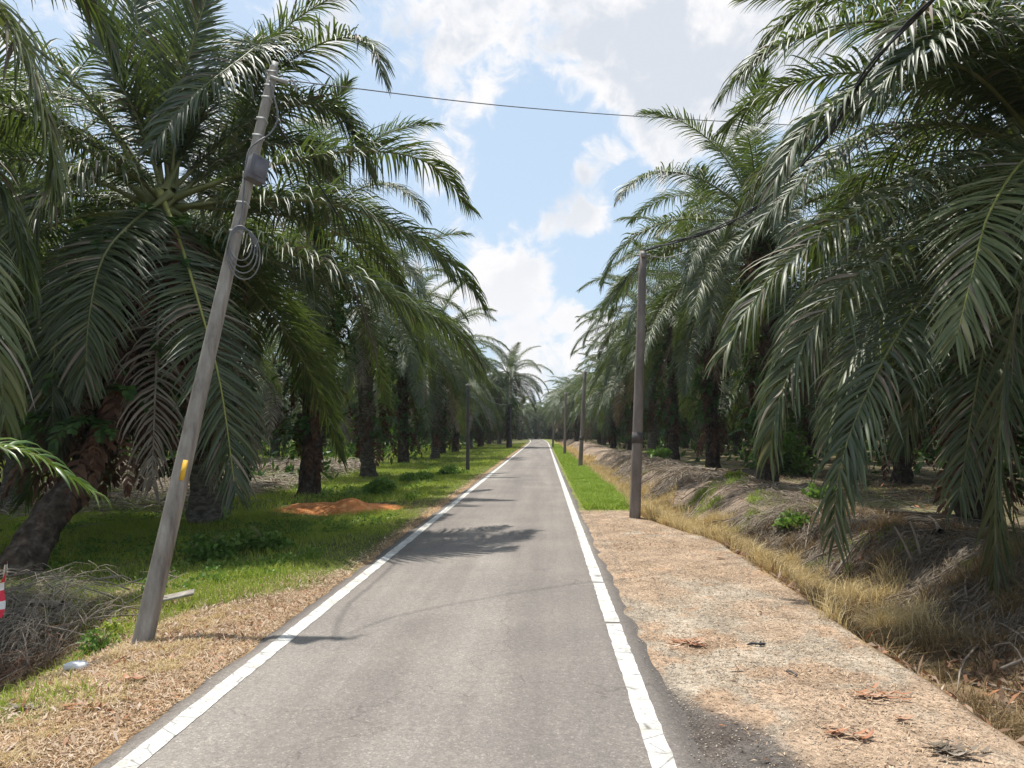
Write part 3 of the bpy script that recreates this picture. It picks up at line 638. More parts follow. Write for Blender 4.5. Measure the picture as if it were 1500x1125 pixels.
# ------------------------------------------------------------------ poles, wires
def bezier_sag(a, b, sag, n=24):
    t = np.linspace(0, 1, n)[:, None]; p = np.asarray(a)*(1-t)+np.asarray(b)*t; p[:, 2] -= 4*sag*(t*(1-t))[:, 0]; return p
pbase = G(212, 928); ptop = P(402, 98, 7.3)
pole = empty('utility_pole', pbase); tag(pole, 'tilted tapering concrete pole at the left verge with box and yellow mark', 'utility pole')
ax = ptop-pbase; axn = nz(ax); pts = np.array([axn*-.35]+[ax*t for t in np.linspace(0, 1, 16)])
mb = MB(); tube(mb, pts, np.interp(np.linspace(-.06, 1, 17), [-.06,1], [.098,.056]), 4, 0, ref=(0,1,.2)); me = mb.mesh('pole_shaft', [M['concrete']])
sh_ = link('shaft', me, pole); bv = sh_.modifiers.new('bevel', 'BEVEL'); bv.width = .018; bv.segments = 2; bv.limit_method = 'ANGLE'; bv.angle_limit = R(40)
S_ = nz(np.cross(axn, [0,1,.2])); U_ = np.cross(S_, axn)            # face normals of the square shaft
def on(t, s, u): return ax*t+S_*s+U_*u
toward = nz(-(pbase+ax*.5-np.array([0,0,CAMH]))); toward = nz(toward-(toward@axn)*axn); sideR = nz(np.cross(axn, toward)); 
if sideR[0] < 0: sideR = -sideR
# terminal box strapped to the front right of the shaft
mb = MB(); c = ax*.775+toward*.115+sideR*.045
zz = np.array([0,0,1.0]); bt = nz(toward*.8+sideR*.35); bs_ = nz(np.cross(bt, axn))
if bs_[0] < 0: bs_ = -bs_
box(mb, c, bs_*.085, bt*.045, axn*.122); box(mb, c+bt*.05, bs_*.091, bt*.012, axn*.128)
box(mb, c+bt*.066, bs_*.055, bt*.004, axn*.085)
bx_ = link('terminal_box', mb.mesh('terminal_box', [M['box']]), pole); bv = bx_.modifiers.new('bevel', 'BEVEL'); bv.width = .008; bv.segments = 2
for t in (.66, .715, .85, .885, .93, .955, .985):
    mb = MB(); rr0 = float(np.interp(t, [-.06,1], [.098,.056]))+.004
    tube(mb, [ax*t-axn*.012, ax*t+axn*.012], rr0, 4, 0, ref=(0,1,.2)); link('strap', mb.mesh('strap', [M['steel']]), pole)
mb = MB(); rr0 = .118; face = toward
fc = nz(S_*np.sign(S_@sideR)); fu = nz(U_*np.sign(U_@toward))
# yellow mark painted on the face turned to the road
ft = np.interp(.245, [-.06,1], [.098,.056]); dirs = [S_, -S_, U_, -U_]; best = max(dirs, key=lambda d_: d_@toward+.0*d_[0])
perp = nz(np.cross(axn, best)); perp = perp if perp[0] > 0 else -perp
rin = ft*math.cos(math.pi/4)
box(mb, ax*.245+best*(rin+.006)+perp*rin*.70, perp*.022, best*.002, axn*.088)
link('yellow_mark', mb.mesh('yellow_mark', [M['yellow']]), pole)
# cable running down the shaft into a hanging coil
mb = MB()
tube(mb, resample([on(.96,.02,0)+toward*.08, ax*.90+sideR*.13+toward*.05, ax*.86+sideR*.10+toward*.06, ax*.83+toward*.1, ax*.80+toward*.09-sideR*.06, ax*.70+toward*.11, ax*.66+toward*.12], 40), .009, 5)
for q_ in range(4):
    a = np.linspace(0, 2*np.pi, 26); rr1 = .13+.02*q_; cc = ax*(.635-.006*q_)+toward*.12+sideR*(.055+.015*q_)
    tube(mb, cc+np.cos(a)[:, None]*nz(sideR+toward*.3)*rr1*.8+np.sin(a)[:, None]*np.array([0,0,1])*rr1*1.25, .007, 5)
link('cable_coil', mb.mesh('cable_coil', [M['wire']]), pole)
mb = MB(); box(mb, ax*.992+axn*.03, sideR*.03, toward*.03, axn*.06); tube(mb, [ax*.97+toward*.06-sideR*.02, ax*.97+toward*.06+sideR*.16], .018, 8)
tube(mb, resample([ax*.975+sideR*.12, ax*.985+sideR*.2, ax*.965+sideR*.26], 8), .012, 6)
link('clamp', mb.mesh('clamp', [M['steel']]), pole)

def rpole(px, py, D, top_py, r, label, mat='conc_grey', band=True, name='utility_pole', group='upright poles along the road', topx=None, x=None):
    b = G(px, py) if D is None else np.array([P(px, 632, D)[0], D, 0]); b[2] = float(hz(b[0], b[1]))
    t = P(px+8 if topx is None else topx, top_py, b[1]); e = empty(name, b); tag(e, label, 'utility pole', group); t = t-b
    mb = MB(); tube(mb, np.array([t*u for u in np.linspace(-.06, 1, 12)]), np.linspace(r, r*.66, 12), 14, 0); link('shaft', mb.mesh('shaft', [M[mat]], True), e)
    if band:
        mb = MB(); rb_ = r*.93+.003; tube(mb, [t*.275, t*.315], rb_, 14, 0); link('band', mb.mesh('band', [M['darkband']]), e)
    mb = MB(); box(mb, t*.985-np.array([0,r*.7,0]), (.05,0,0), (0,.03,0), (0,0,.05)); tube(mb, [t*.985+[-.12,0,0], t*.985+[.14,0,0]], .02, 6)
    link('clamp', mb.mesh('clamp', [M['steel']]), e)
    return b, b+t
p1b, p1t = rpole(930, 757, None, 368, .112, 'nearest upright concrete pole on the right, where gravel meets green grass', topx=942)
p2b, p2t = rpole(850, 683, None, 543, .11, 'second upright pole on the right, at the edge of the green grass', topx=857)
p3b, p3t = rpole(827, 665, None, 575, .11, 'third upright pole on the right, thin with distance', band=False, topx=829)
p4b, p4t = rpole(810, 655, None, 600, .11, 'fourth and farthest upright pole on the right', band=False, topx=811)
q1b, q1t = rpole(685, 689, None, 562, .085, 'slim dark post standing in the grass left of the road', 'darkband', band=False, topx=686)
q2b, q2t = rpole(748, 656, None, 590, .10, 'farthest pole on the left side before the road end', 'darkband', band=False, topx=748)

def cable(name, paths, rad, mat, label, sides=6):
    mb = MB()
    for p in paths: tube(mb, p, rad, sides)
    o = link(name, mb.mesh(name, [M[mat]], True)); tag(o, label, 'cable'); return o
far_r = np.array([3.75, 5.0, 5.55]); back = P(1366, 0, 6.7)
dirv = back-p1t; endp = back+dirv*.9
base_c = resample([p1t, P(1085,318,11.5), P(1200,212,9.2), back, endp], 60)
th = np.linspace(0, 60, 60); off = np.stack([np.cos(th), 0*th, np.sin(th)], 1)*.018
cable('cable_bundle', [base_c+off, base_c-off, base_c+np.stack([np.cos(th*.4+2), 0*th, np.sin(th*.4+2)], 1)*.022+[0,0,-.015]], .012, 'cable', 'thick black cable bundle sweeping from upper right down to the near right pole')
t0 = pbase+ax*.975; wend = P(1045, 177, 12.5); wfar = P(1500, 200, 16)
cable('wire', [resample([t0, P(500,127,8.3), P(760,157,10.2), wend, wfar], 40)], .007, 'wire', 'thin grey wire crossing the sky high over the road')
cable('cable', [resample([pbase+ax*.90+sideR*.1, P(425,212,8.3), P(480,290,9.6), P(562,425,13), P(640,530,20), q1t], 40)], .010, 'cable', 'black cable running from the tilted pole away along the left fronds')
cable('wire', [bezier_sag(p1t, p2t, .35), bezier_sag(p2t, p3t, .35), bezier_sag(p3t, p4t, .35)], .012, 'wire', 'wire strung along the upright poles on the right')
cable('wire', [bezier_sag(q1t, q2t, .5)], .012, 'wire', 'wire between the two dark posts left of the road')
cable('wire', [bezier_sag(p1t+[.0,0,-.05], P(1010,365,15.2), .12), ], .010, 'steel', 'pale slack wire leading right from the top of the near right pole')
cable('wire', [bezier_sag(p2t+[0,0,-.1], P(800,550,45), .15)], .012, 'steel', 'pale wire leading left from the second right pole')

# ------------------------------------------------------------------ ground cover
def blades(xy, h, w, lean=.5, seed=0, z0=None, flat=False):
    rg = np.random.default_rng(seed); n = len(xy); x, y = xy[:, 0], xy[:, 1]; z = hz(x, y)-.01 if z0 is None else z0
    a = rg.uniform(0, 2*np.pi, n); o = np.stack([np.cos(a), np.sin(a), 0*a], 1)
    ln = lean*rg.uniform(.2, 1.6, n); b = rg.uniform(0, 2*np.pi, n); wd = np.stack([np.cos(b), np.sin(b), 0*b], 1)
    h = np.asarray(h)*np.ones(n); w = np.asarray(w)*np.ones(n)
    p0 = np.stack([x, y, z], 1); up = np.array([0, 0, 1.0])
    p1 = p0+o*(h*ln*.3)[:, None]+up*(h*.55)[:, None]; p2 = p0+o*(h*ln)[:, None]+up*(h*(1-.35*np.clip(ln, 0, 1)))[:, None]
    W = wd*(w/2)[:, None]
    V = np.stack([p0-W, p0+W, p1-W*.8, p1+W*.8, p2], 1).reshape(-1, 3); k = np.arange(n)*5
    return V, np.stack([k, k+1, k+3, k+2], 1), np.stack([k+2, k+3, k+4], 1)
def scatter(n, x0, x1, y0, y1, f=None, seed=0, ypow=1.0):
    rg = np.random.default_rng(seed); x = rg.uniform(x0, x1, n); y = y0+(y1-y0)*rg.random(n)**ypow
    if f is not None: k = rg.random(n) < f(x, y); x, y = x[k], y[k]
    return np.stack([x, y], 1)
def clump(p, n, sp, seed):
    rg = np.random.default_rng(seed); k = rg.integers(0, len(p), n); return p[k]+rg.normal(0, sp, (n, 2))
def join_blades(name, parts, mats, label, cat, mids=None):
    mb = MB()
    for k, (V, q, t) in enumerate(parts): mb.add(V, q, t, 0 if mids is None else mids[k])
    o = link(name, mb.mesh(name, mats)); return tag(o, label, cat, kind='stuff')
def lmask(x, y):      # where grass grows on the left
    lbx = -2.42-1.15*(1-sst(6.3, 8.3, y+1.2*(fbm(x, y, 1.1, 4)-.5)))
    m = sst(.05, -.25, x-lbx+.8*(1-.8*sst(8, 12, y))*(fbm(x, y, 1.1, 4)-.5)); m = np.maximum(m, sst(.10, .16, fbm(x, y, 1.1, 4)-.5)*sst(-2.5, -3.0, x)*(1-sst(4.6, 5.4, y))); hole = np.exp(-(((x+4.75)/1.0)**2))*(1-sst(6.2, 8.2, y))
    c = G(497, 738); mound = np.exp(-(((x-c[0])/1.5)**2+((y-c[1])/1.5)**2)*1.2)
    return m*np.clip(1-1.3*hole, 0, 1)*np.clip(1-2.2*mound, 0, 1)*(.35+.65*sst(.3, .5, fbm(x+9, y, 2.5, 3)))
A = scatter(150000, -12, -2.2, 4.5, 17, lmask, 1); B = scatter(90000, -16, -2.2, 17, 40, lmask, 2); Cc = scatter(60000, -30, -2.2, 36, 100, lmask, 3)
D_ = scatter(40000, -30, -12, 6, 40, lmask, 4)
def hvar(p, a, b, s=1.2): return a+(b-a)*fbm(p[:, 0]+3, p[:, 1], s, 3)*np.random.default_rng(5).uniform(.5, 1.3, len(p))
edgef = lambda p: .35+.65*sst(0, 1.2, -2.35-p[:, 0])
join_blades('grass', [blades(A, hvar(A, .04, .20)*edgef(A), .008, .7, 11), blades(B, hvar(B, .06, .24)*edgef(B), .016, .7, 12), blades(Cc, hvar(Cc, .08, .28), .035, .6, 13), blades(D_, hvar(D_, .08, .3), .03, .6, 14)],
            [M['grass']], 'green verge grass covering the ground left of the road', 'grass')
gm = lambda x, y: (x < edge_r(y)+.05)*(x > .86)*sst(15.9, 16.9, y+1.2*(fbm(x, y, 1.1, 4)-.5))
A = scatter(70000, .86, 2.3, 15, 34, gm, 21); B = scatter(30000, .86, 2.4, 34, 100, gm, 22)
join_blades('grass', [blades(A, hvar(A, .03, .32, .35), .010, .9, 23), blades(B, hvar(B, .05, .15), .035, .6, 24)], [M['grass_r']], 'bright green grass strip between road and ditch on the right', 'grass')
ym = lambda x, y: sst(-.02, .2, x-edge_r(y))*(1-sst(1.0, 1.7, x-edge_r(y)+1.4*(fbm(x, y, 1., 3)-.5)))*sst(6.9, 8.6, y+2*(fbm(x+5, y, 1., 3)-.5))*(.06+.94*sst(.42, .56, fbm(x, y+7, .7, 3)))
A = scatter(130000, 1.7, 5.0, 5.5, 18, ym, 31); A = np.vstack([A[:len(A)//3], clump(A[:900], 60000, .06, 301)]); B = scatter(90000, 1.7, 5, 18, 45, ym, 32); Cc = scatter(25000, 1.7, 5, 45, 100, ym, 33)
join_blades('dry_grass', [blades(A, hvar(A, .05, .62, .45), .007, .7, 34), blades(B, hvar(B, .15, .55, .8), .014, .5, 35), blades(Cc, hvar(Cc, .15, .5), .04, .5, 36)], [M['dry']], 'yellow dry grass filling the ditch on the right', 'grass')
bm_ = lambda x, y: (.25+.75*sst(4.6, 6, y+.8*(x-3)))*sst(.05, .25, x-edge_r(y))*(1-sst(2.6, 3.6, x-edge_r(y)))*(.15+.85*sst(.40, .55, fbm(x+31, y+7, .9, 3)))
A = scatter(60000, 2.3, 6.0, 3.5, 14, bm_, 41); A = np.vstack([A[::3], clump(A[:1100], 52000, .05, 302)])
join_blades('brown_grass', [blades(A, hvar(A, .06, .42, .6), .007, .9, 42)], [M['dryb']], 'withered brown grass in the near part of the ditch', 'grass')
gb = lambda x, y: .2*sst(.66, .78, fbm(x+71, y+17, 1.3, 3))*sst(.2, .5, x-edge_r(y))
A = scatter(60000, 2.4, 14, 8, 40, gb, 43); A2 = clump(scatter(500, 3.0, 5.2, 8.5, 20, lambda x, y: sst(.56, .66, fbm(x+15, y+7, 1.0, 3)), 303), 3500, .06, 304)
join_blades('grass', [blades(A, hvar(A, .08, .3, .8), .014, .7, 44), blades(A2, hvar(A2, .1, .34, .6), .009, .7, 45)], [M['grass_r']], 'scattered green tufts on the bank beyond the ditch', 'grass')

# broad-leaved weeds
def leafblob(mb, c, r, n, seed, size=.06, m=0, flat=.7):
    rg = np.random.default_rng(seed); d = nz(rg.standard_normal((n, 3))); d[:, 2] = np.abs(d[:, 2]); p = np.asarray(c)+d*np.array([r, r, r*flat])*rg.uniform(.35, 1, (n, 1))
    a = nz(rg.standard_normal((n, 3))+d*.8+[0, 0, .2]); b = nz(np.cross(a, rg.standard_normal((n, 3)))); s = size*rg.uniform(.6, 1.4, (n, 1)); nn_ = np.cross(a, b)
    V = np.stack([p, p+a*s*.5+b*s*.28+nn_*s*.06, p+a*s+0*b-[0, 0, .2]*s, p+a*s*.5-b*s*.28+nn_*s*.06], 1).reshape(-1, 3); k = np.arange(n)*4
    mb.add(V, np.stack([k, k+1, k+2, k+3], 1), None, m)
mb = MB(); wp = scatter(480, -9, -3.0, 7, 15.5, lambda x, y: lmask(x, y)*sst(.44, .56, fbm(x+40, y, 1.6, 3)), 51)
for k, (x, y) in enumerate(wp): leafblob(mb, (x, y, float(hz(x, y))), random.uniform(.10, .24), 46, 5000+k, .055)
wp = scatter(500, -16, -3.2, 15, 40, lambda x, y: lmask(x, y)*sst(.50, .6, fbm(x+40, y, 2., 3)), 52)
for k, (x, y) in enumerate(wp): leafblob(mb, (x, y, float(hz(x, y))), random.uniform(.15, .35), 40, 6000+k, .09)
tag(link('ground_weeds', mb.mesh('ground_weeds', [M['weed']])), 'dark green leafy weeds among the grass on the left', 'weeds', kind='stuff')

def bush(px, py, r, n, size, label, mat='weed', z=0, seed=0, stems=7, tall=1.0, cat='bush', at=None):
    c = G(px, py, z) if at is None else np.array(at); c[2] = float(hz(c[0], c[1])); e = empty('bush', c); tag(e, label, cat)
    mb = MB(); rg = np.random.default_rng(seed)
    for k in range(max(3, stems)):
        a = rg.uniform(0, 6.28); t = np.array([math.cos(a)*r*.6, math.sin(a)*r*.6, r*tall*rg.uniform(.6, 1.1)])
        tube(mb, resample([(0,0,-.03), t*[.3,.3,.6], t], 8), np.linspace(.012, .004, 8), 5, 0)
    link('stem', mb.mesh('stem', [M['rachis']]), e)
    mb = MB()
    for k in range(9):
        a = rg.uniform(0, 6.28); rr2 = r*rg.uniform(.2, .75)
        leafblob(mb, (math.cos(a)*rr2, math.sin(a)*rr2, rg.uniform(0, .55)*r*tall), r*rg.uniform(.35, .55), n//9, seed*10+k, size, 0, .9*tall)
    link('foliage', mb.mesh('foliage', [M[mat]]), e)
bush(560, 716, .62, 1300, .12, 'rounded bright green bush in the grass in front of the pale trunk foot', seed=3, tall=.8)
bush(612, 702, .6, 900, .12, 'low bush with dead stems at its heart beside the round green bush', seed=4, tall=.6)
bush(655, 694, .55, 800, .12, 'small green bush just left of the slim dark post', seed=5, tall=.8)
bush(300, 812, .35, 500, .09, 'leafy weed clump below the grey ringed trunk', seed=6, tall=1.0, cat='plant')
bush(150, 930, .15, 260, .045, 'dark-leaved weed at the edge of the left ditch beside the white bag', seed=7, tall=1.1, cat='plant')
bush(168, 905, .15, 240, .04, 'yellow-green weed growing against the foot of the tilted pole', 'grass', seed=8, tall=1.2, cat='plant')
bush(8, 800, .5, 700, .12, 'dark broad-leaved shrub at the left edge behind the leaning trunk', 'fern', seed=9, tall=1.2, at=(-8.2, 10.2, 0))
bush(1185, 745, .40, 520, .14, 'light green leafy shrub on the bank beside the hanging frond tip', seed=10, tall=1.1, at=(5.9, 16.2, 0))
bush(1150, 765, .35, 500, .11, 'bright green weed patch at the far side of the ditch', 'weed', seed=11, tall=.7, at=(4.3, 13.2, 0))
bush(1090, 600, 1.2, 1700, .22, 'tall pale-leaved shrub between the right-hand palm trunks', seed=12, tall=1.9, at=(8.9, 29.0, 0))
bush(985, 665, .7, 700, .2, 'low bushy plant at the foot of the palms beyond the near right pole', seed=13, tall=.8, at=(5.6, 38, 0))
bush(1070, 690, .3, 360, .10, 'yellow-green tuft on the bank crest left of the dark red trunk', 'grass', seed=14, tall=1.0, at=(5.3, 21.5, 0))
bush(385, 800, .35, 500, .10, 'pale green weed in front of the orange soil heap', seed=15, tall=1.1, cat='plant')

# straw, pebbles and fallen leaves
def flakes(xy, l, w, seed, tilt=.35, zoff=.006, z=None):
    rg = np.random.default_rng(seed); n = len(xy); a = rg.uniform(0, 2*np.pi, n); zz_ = hz(xy[:, 0], xy[:, 1]) if z is None else z
    d = np.stack([np.cos(a), np.sin(a), rg.normal(0, tilt, n)], 1); s = np.stack([-np.sin(a), np.cos(a), rg.normal(0, tilt, n)], 1)
    L_ = (np.asarray(l)*rg.uniform(.5, 1.5, n))[:, None]; w_ = (np.asarray(w)*rg.uniform(.5, 1.5, n))[:, None]
    c = np.stack([xy[:, 0], xy[:, 1], zz_+zoff+np.abs(d[:, 2])*L_[:, 0]*.5], 1); m_ = c+np.array([0, 0, 1])*L_*.12*rg.random((n, 1))
    V = np.stack([c-d*L_/2, m_-s*w_/2, c+d*L_/2, m_+s*w_/2], 1).reshape(-1, 3); k = np.arange(n)*4
    return V, np.stack([k, k+1, k+2, k+3], 1), None
sl = lambda x, y: 1-lmask(x, y)*.75
A = scatter(60000, -4.6, -2.26, 2.6, 9, sl, 61); B = scatter(2500, -2.50, -2.27, 8, 30, None, 62)
A4 = scatter(2600, -4.4, -2.3, 2.6, 8.5, sl, 163)
join_blades('leaf_litter', [flakes(A4, .05, .016, 164, .45)], [M['litterv']], 'small curled leaf scraps mixed into the straw on the left shoulder', 'leaves')
A5 = clump(scatter(400, -4.4, -2.6, 2.8, 8.5, sl, 165), 9000, .035, 166)
join_blades('dry_grass', [blades(A5, .07, .005, 1.1, 167)], [M['dry'], M['grass']], 'short yellowed grass stubble poking through the straw on the left', 'grass')
join_blades('straw_litter', [flakes(A, .042, .006, 63), flakes(B, .06, .010, 64), blades(A[::3], .05, .005, 1.0, 65)], [M['straw']], 'dry straw and clippings over the left shoulder beside the tilted pole', 'straw')
sr = lambda x, y: (x < edge_r(y))*(x > .95)*(.15+.85*sst(.45, .6, fbm(x+11, y+3, 1.0, 3)))
A = scatter(26000, 1.0, 2.6, 2.6, 17, lambda x, y: sr(x, y)*np.where((x < 1.5) & (y < 5), .25, 1), 66); A3 = scatter(9000, .85, 2.55, 2.6, 15, lambda x, y: (x < edge_r(y))*sst(.42, .6, fbm(x+77, y+3, .5, 3)), 166)
join_blades('straw_litter', [flakes(A, .030, .006, 67, .3)], [M['straw']], 'short dry clippings strewn on the gravel shoulder right of the road', 'straw')
join_blades('leaf_crumbs', [flakes(A3, .018, .006, 167, .3)], [M['darkcrumb']], 'dark crumbs of rotted leaf scattered over the gravel shoulder', 'debris')
A = np.vstack([scatter(9000, .86, 2.55, 2.6, 16, lambda x, y: (x < edge_r(y)), 68), scatter(2600, .68, .95, 2.6, 16, lambda x, y: sst(.68, .85, x), 168)]); rg = np.random.default_rng(69); n = len(A)
oc = np.array([[1,0,0],[-1,0,0],[0,1,0],[0,-1,0],[0,0,1],[0,0,-1]], float); of = np.array([[0,2,4],[2,1,4],[1,3,4],[3,0,4],[2,0,5],[1,2,5],[3,1,5],[0,3,5]])
V = (oc[None]*(rg.uniform(.002, .009, (n, 1, 1))*rg.uniform(.6, 1.3, (n, 6, 1))))*[1, 1, .6]+np.stack([A[:, 0], A[:, 1], np.where(A[:, 0] < .84, .001, hz(A[:, 0], A[:, 1])+.002)], 1)[:, None]
mb = MB(); mb.add(V.reshape(-1, 3), None, (of[None]+(np.arange(n)*6)[:, None, None]).reshape(-1, 3))
tag(link('pebbles', mb.mesh('pebbles', [M['pebble']])), 'small stones scattered on the gravel shoulder', 'gravel', kind='stuff')
A = scatter(9000, 2.6, 6.5, 3.2, 12, lambda x, y: sst(.38, .58, fbm(x+3, y+91, .8, 3)), 70); B = scatter(1800, 4.2, 12, 9, 30, None, 71); Cc = scatter(160, .95, 2.5, 2.8, 14, None, 72); D_ = scatter(260, -4.4, -2.4, 3, 9, None, 73)
A6 = scatter(2600, 2.72, 4.2, 3.0, 6.2, lambda x, y: sst(.35, .6, fbm(x+13, y+41, .5, 3)), 170)
join_blades('leaf_litter', [flakes(A6, .07, .024, 171, .5, .02)], [M['litterv']], 'rust-coloured curled leaves gathered at the lower right corner of the ditch', 'leaves')
join_blades('leaf_litter', [flakes(A, .085, .028, 74, .5, .02), flakes(B, .13, .04, 75, .4, .02), flakes(Cc, .045, .018, 76, .3), flakes(D_, .06, .022, 77, .4)], [M['litter']], 'brown and orange fallen leaves in the ditch and on the shoulders', 'leaves')
def leaf_cluster(px, py, n, spread, label, mat='litterv', l=.12, w=.024, seed=0):
    spread *= .95
    c = G(px, py); z = float(hz(c[0], c[1])); c[2] = z; rg = np.random.default_rng(seed); mb = MB()
    for k in range(n):
        a = rg.uniform(-.7, .7)+(0 if rg.random() < .6 else math.pi); o = np.array([rg.normal(0, spread), rg.normal(0, spread*.55), .012+.012*k/n])
        d = np.array([math.cos(a), math.sin(a), 0]); s = np.array([-d[1], d[0], 0]); ll = l*rg.uniform(.6, 1.2); t = np.linspace(-1, 1, 6)
        cv = o+d*(t*ll/2)[:, None]+np.array([0, 0, 1])*(rg.uniform(.01, .035)*(t**2))[:, None]; ww = (w/2*np.sqrt(1-.96*t**2))[:, None]; lift = np.array([0, 0, .35])*ww
        V = np.stack([cv-s*ww+lift, cv, cv+s*ww+lift], 1).reshape(-1, 3); i = (np.arange(5)*3)[:, None]; j = np.arange(2)[None]
        mb.add(V, np.stack([i+j, i+j+1, i+j+4, i+j+3], -1).reshape(-1, 4))
    o = link('fallen_leaves', mb.mesh('fallen_leaves', [M[mat]]), None, c); tag(o, label, 'leaves')
leaf_cluster(1012, 940, 22, .10, 'clump of rust-brown dead leaves on the gravel close to the white line', seed=1)
leaf_cluster(1278, 1018, 18, .085, 'row of curled pale and brown leaves on gravel near the ditch lip', seed=2)
leaf_cluster(1240, 1072, 13, .065, 'small heap of reddish curled leaves on the gravel, left of the pale bundle', seed=3)
leaf_cluster(1410, 1102, 20, .08, 'bundle of bleached grey curled leaves near the lower right corner', 'dead', seed=4)
leaf_cluster(1320, 1052, 3, .03, 'single orange dead leaf on the gravel between the leaf heaps', seed=5)
leaf_cluster(1081, 980, 2, .015, 'lone orange leaf lying on the middle of the gravel', seed=6, l=.08)
leaf_cluster(206, 992, 6, .035, 'curled orange-brown dead leaves on straw beside the left road edge', seed=7, l=.12, w=.04)
leaf_cluster(326, 933, 6, .05, 'reddish dead leaves on straw just right of the tilted pole foot', seed=8, l=.12, w=.035)
leaf_cluster(130, 1030, 8, .07, 'pale and rusty leaf scraps on straw in the lower left', seed=9, l=.12)
leaf_cluster(1055, 817, 2, .02, 'dry brown leaf on the far half of the gravel shoulder', seed=10, l=.12, w=.05)
leaf_cluster(40, 1028, 5, .05, 'grey bark-like leaf piece at the left edge of the straw', 'dead', seed=11, l=.2)

# scrap things
c = G(1108, 944); c[2] = float(hz(c[0], c[1]))+.012; mb = MB()
tube(mb, resample([(-.07,0,0),(-.03,.012,.008),(.02,-.01,.01),(.075,.01,.004)], 10), [.004,.009,.012,.008,.012,.007,.012,.01,.012,.004], 6); tube(mb, [(.02,0,.01),(.045,.035,.016)], .006, 5)
tag(link('twig', mb.mesh('twig', [M['cable']]), None, c), 'black charred stick lying on the gravel shoulder', 'stick')
c = G(1160, 985); c[2] = float(hz(c[0], c[1]))+.01; mb = MB(); tube(mb, resample([(-.02,.05,0),(0,0,.01),(.02,-.045,0)], 8), .007, 6)
tag(link('twig', mb.mesh('twig', [M['darkband']]), None, c), 'short grey stick on the gravel right of the lone orange leaf', 'stick')
# crumpled white bag
c = G(112, 970, -.03); c[2] = float(hz(c[0], c[1])); bpy_me = MB(); u = np.linspace(0, np.pi, 12); w = np.linspace(0, 2*np.pi, 18, endpoint=False)
rg = np.random.default_rng(4); uu, ww = np.meshgrid(u, w, indexing='ij'); rr3 = 1+.10*rg.standard_normal(uu.shape); rr3[0] = rr3[0, 0]; rr3[-1] = rr3[-1, 0]
V = np.stack([np.cos(uu)*.085*rr3, np.sin(uu)*np.cos(ww)*.045*rr3, np.sin(uu)*np.sin(ww)*.036*rr3+.035], -1).reshape(-1, 3)
i = np.arange(11)[:, None]*18; j = np.arange(18)[None]; bpy_me.add(V, np.stack([i+j, i+(j+1) % 18, i+18+(j+1) % 18, i+18+j], -1).reshape(-1, 4))
tag(link('plastic_bag', bpy_me.mesh('plastic_bag', [M['white']]), None, c, (0,0,.2)), 'crumpled white plastic bag on the straw beside the left ditch', 'bag')
# red and white barrier tape
base = P(-4, 905, 5.4); topt = P(10, 822, 5.45); e = empty('barrier_tape', base-[0,0,.3]); tag(e, 'twisted red and white barrier tape at the left picture edge', 'tape')
mb = MB(); n = 22; tt = np.linspace(0, 1, n)[:, None]; cl = (base-(base-[0,0,.3]))*(1-tt)+(topt-(base-[0,0,.3]))*tt+[0,0,0]; cl[:, 0] += .01*np.sin(tt[:, 0]*9); tw = np.linspace(0, 2.4, n)
sv = np.stack([np.cos(tw), np.sin(tw)*.6, .15*np.sin(tw*2)], 1)*np.interp(np.linspace(0,1,n), [0,.8,1], [.036,.03,.004])[:, None]
V = np.stack([cl-sv, cl+sv], 1).reshape(-1, 3); k = np.arange(n-1)*2; Q = np.stack([k, k+1, k+3, k+2], 1)
mb.v = [V]; mb.n = len(V); mb.q = [Q]; mb.qm = [np.array([1 if (q_ % 7) in (3, 4, 5) else 0 for q_ in range(n-1)])]
link('tape_strip', mb.mesh('tape_strip', [M['redtape'], M['white']]), e)
mb = MB(); tube(mb, resample([(0,0,-.3),(-.01,.01,.1),(topt-(base-[0,0,.3]))+[-.02,.02,-.03]], 8), .010, 6); link('stake', mb.mesh('stake', [M['rachis_dead']]), e)
# flat concrete offcut behind the pole
c = G(247, 880); c[2] = float(hz(c[0], c[1])); mb = MB(); box(mb, (0,0,.10), (.24,.03,.05), (-.02,.05,.01), (0,0,.012)); o = link('offcut', mb.mesh('offcut', [M['concrete']]), None, c)
bv = o.modifiers.new('bevel', 'BEVEL'); bv.width = .006; tag(o, 'flat grey offcut slab lying in grass behind the tilted pole foot', 'slab')

# orange laterite heap
c = G(497, 742); c[2] = 0; gx, gy = np.meshgrid(np.linspace(-2.4, 2.4, 60), np.linspace(-1.6, 2.2, 50)); r_ = np.sqrt((gx/2.1)**2+((gy-.2)/1.5)**2)+.35*(fbm(gx, gy, .9, 4)-.5)
hh = sst(1.0, .3, r_)*(.10+.12*fbm(gx+4, gy, .5, 4))+.22*np.exp(-(((gx-.35)/.45)**2+((gy+.5)/.4)**2))+.05*(fbm(gx, gy, .15, 3)-.5)
gz = hz(gx+c[0], gy+c[1])-.06+hh*1.0+.0
i = np.arange(49)[:, None]*60; j = np.arange(59)[None]; mb = MB(); mb.add(np.stack([gx, gy, gz], -1).reshape(-1, 3), np.stack([i+j, i+j+1, i+60+j+1, i+60+j], -1).reshape(-1, 4))
o = link('soil_heap', mb.mesh('soil_heap', [M['laterite']], True), None, c); tag(o, 'low heap of orange laterite soil in the grass left of the road', 'soil heap')

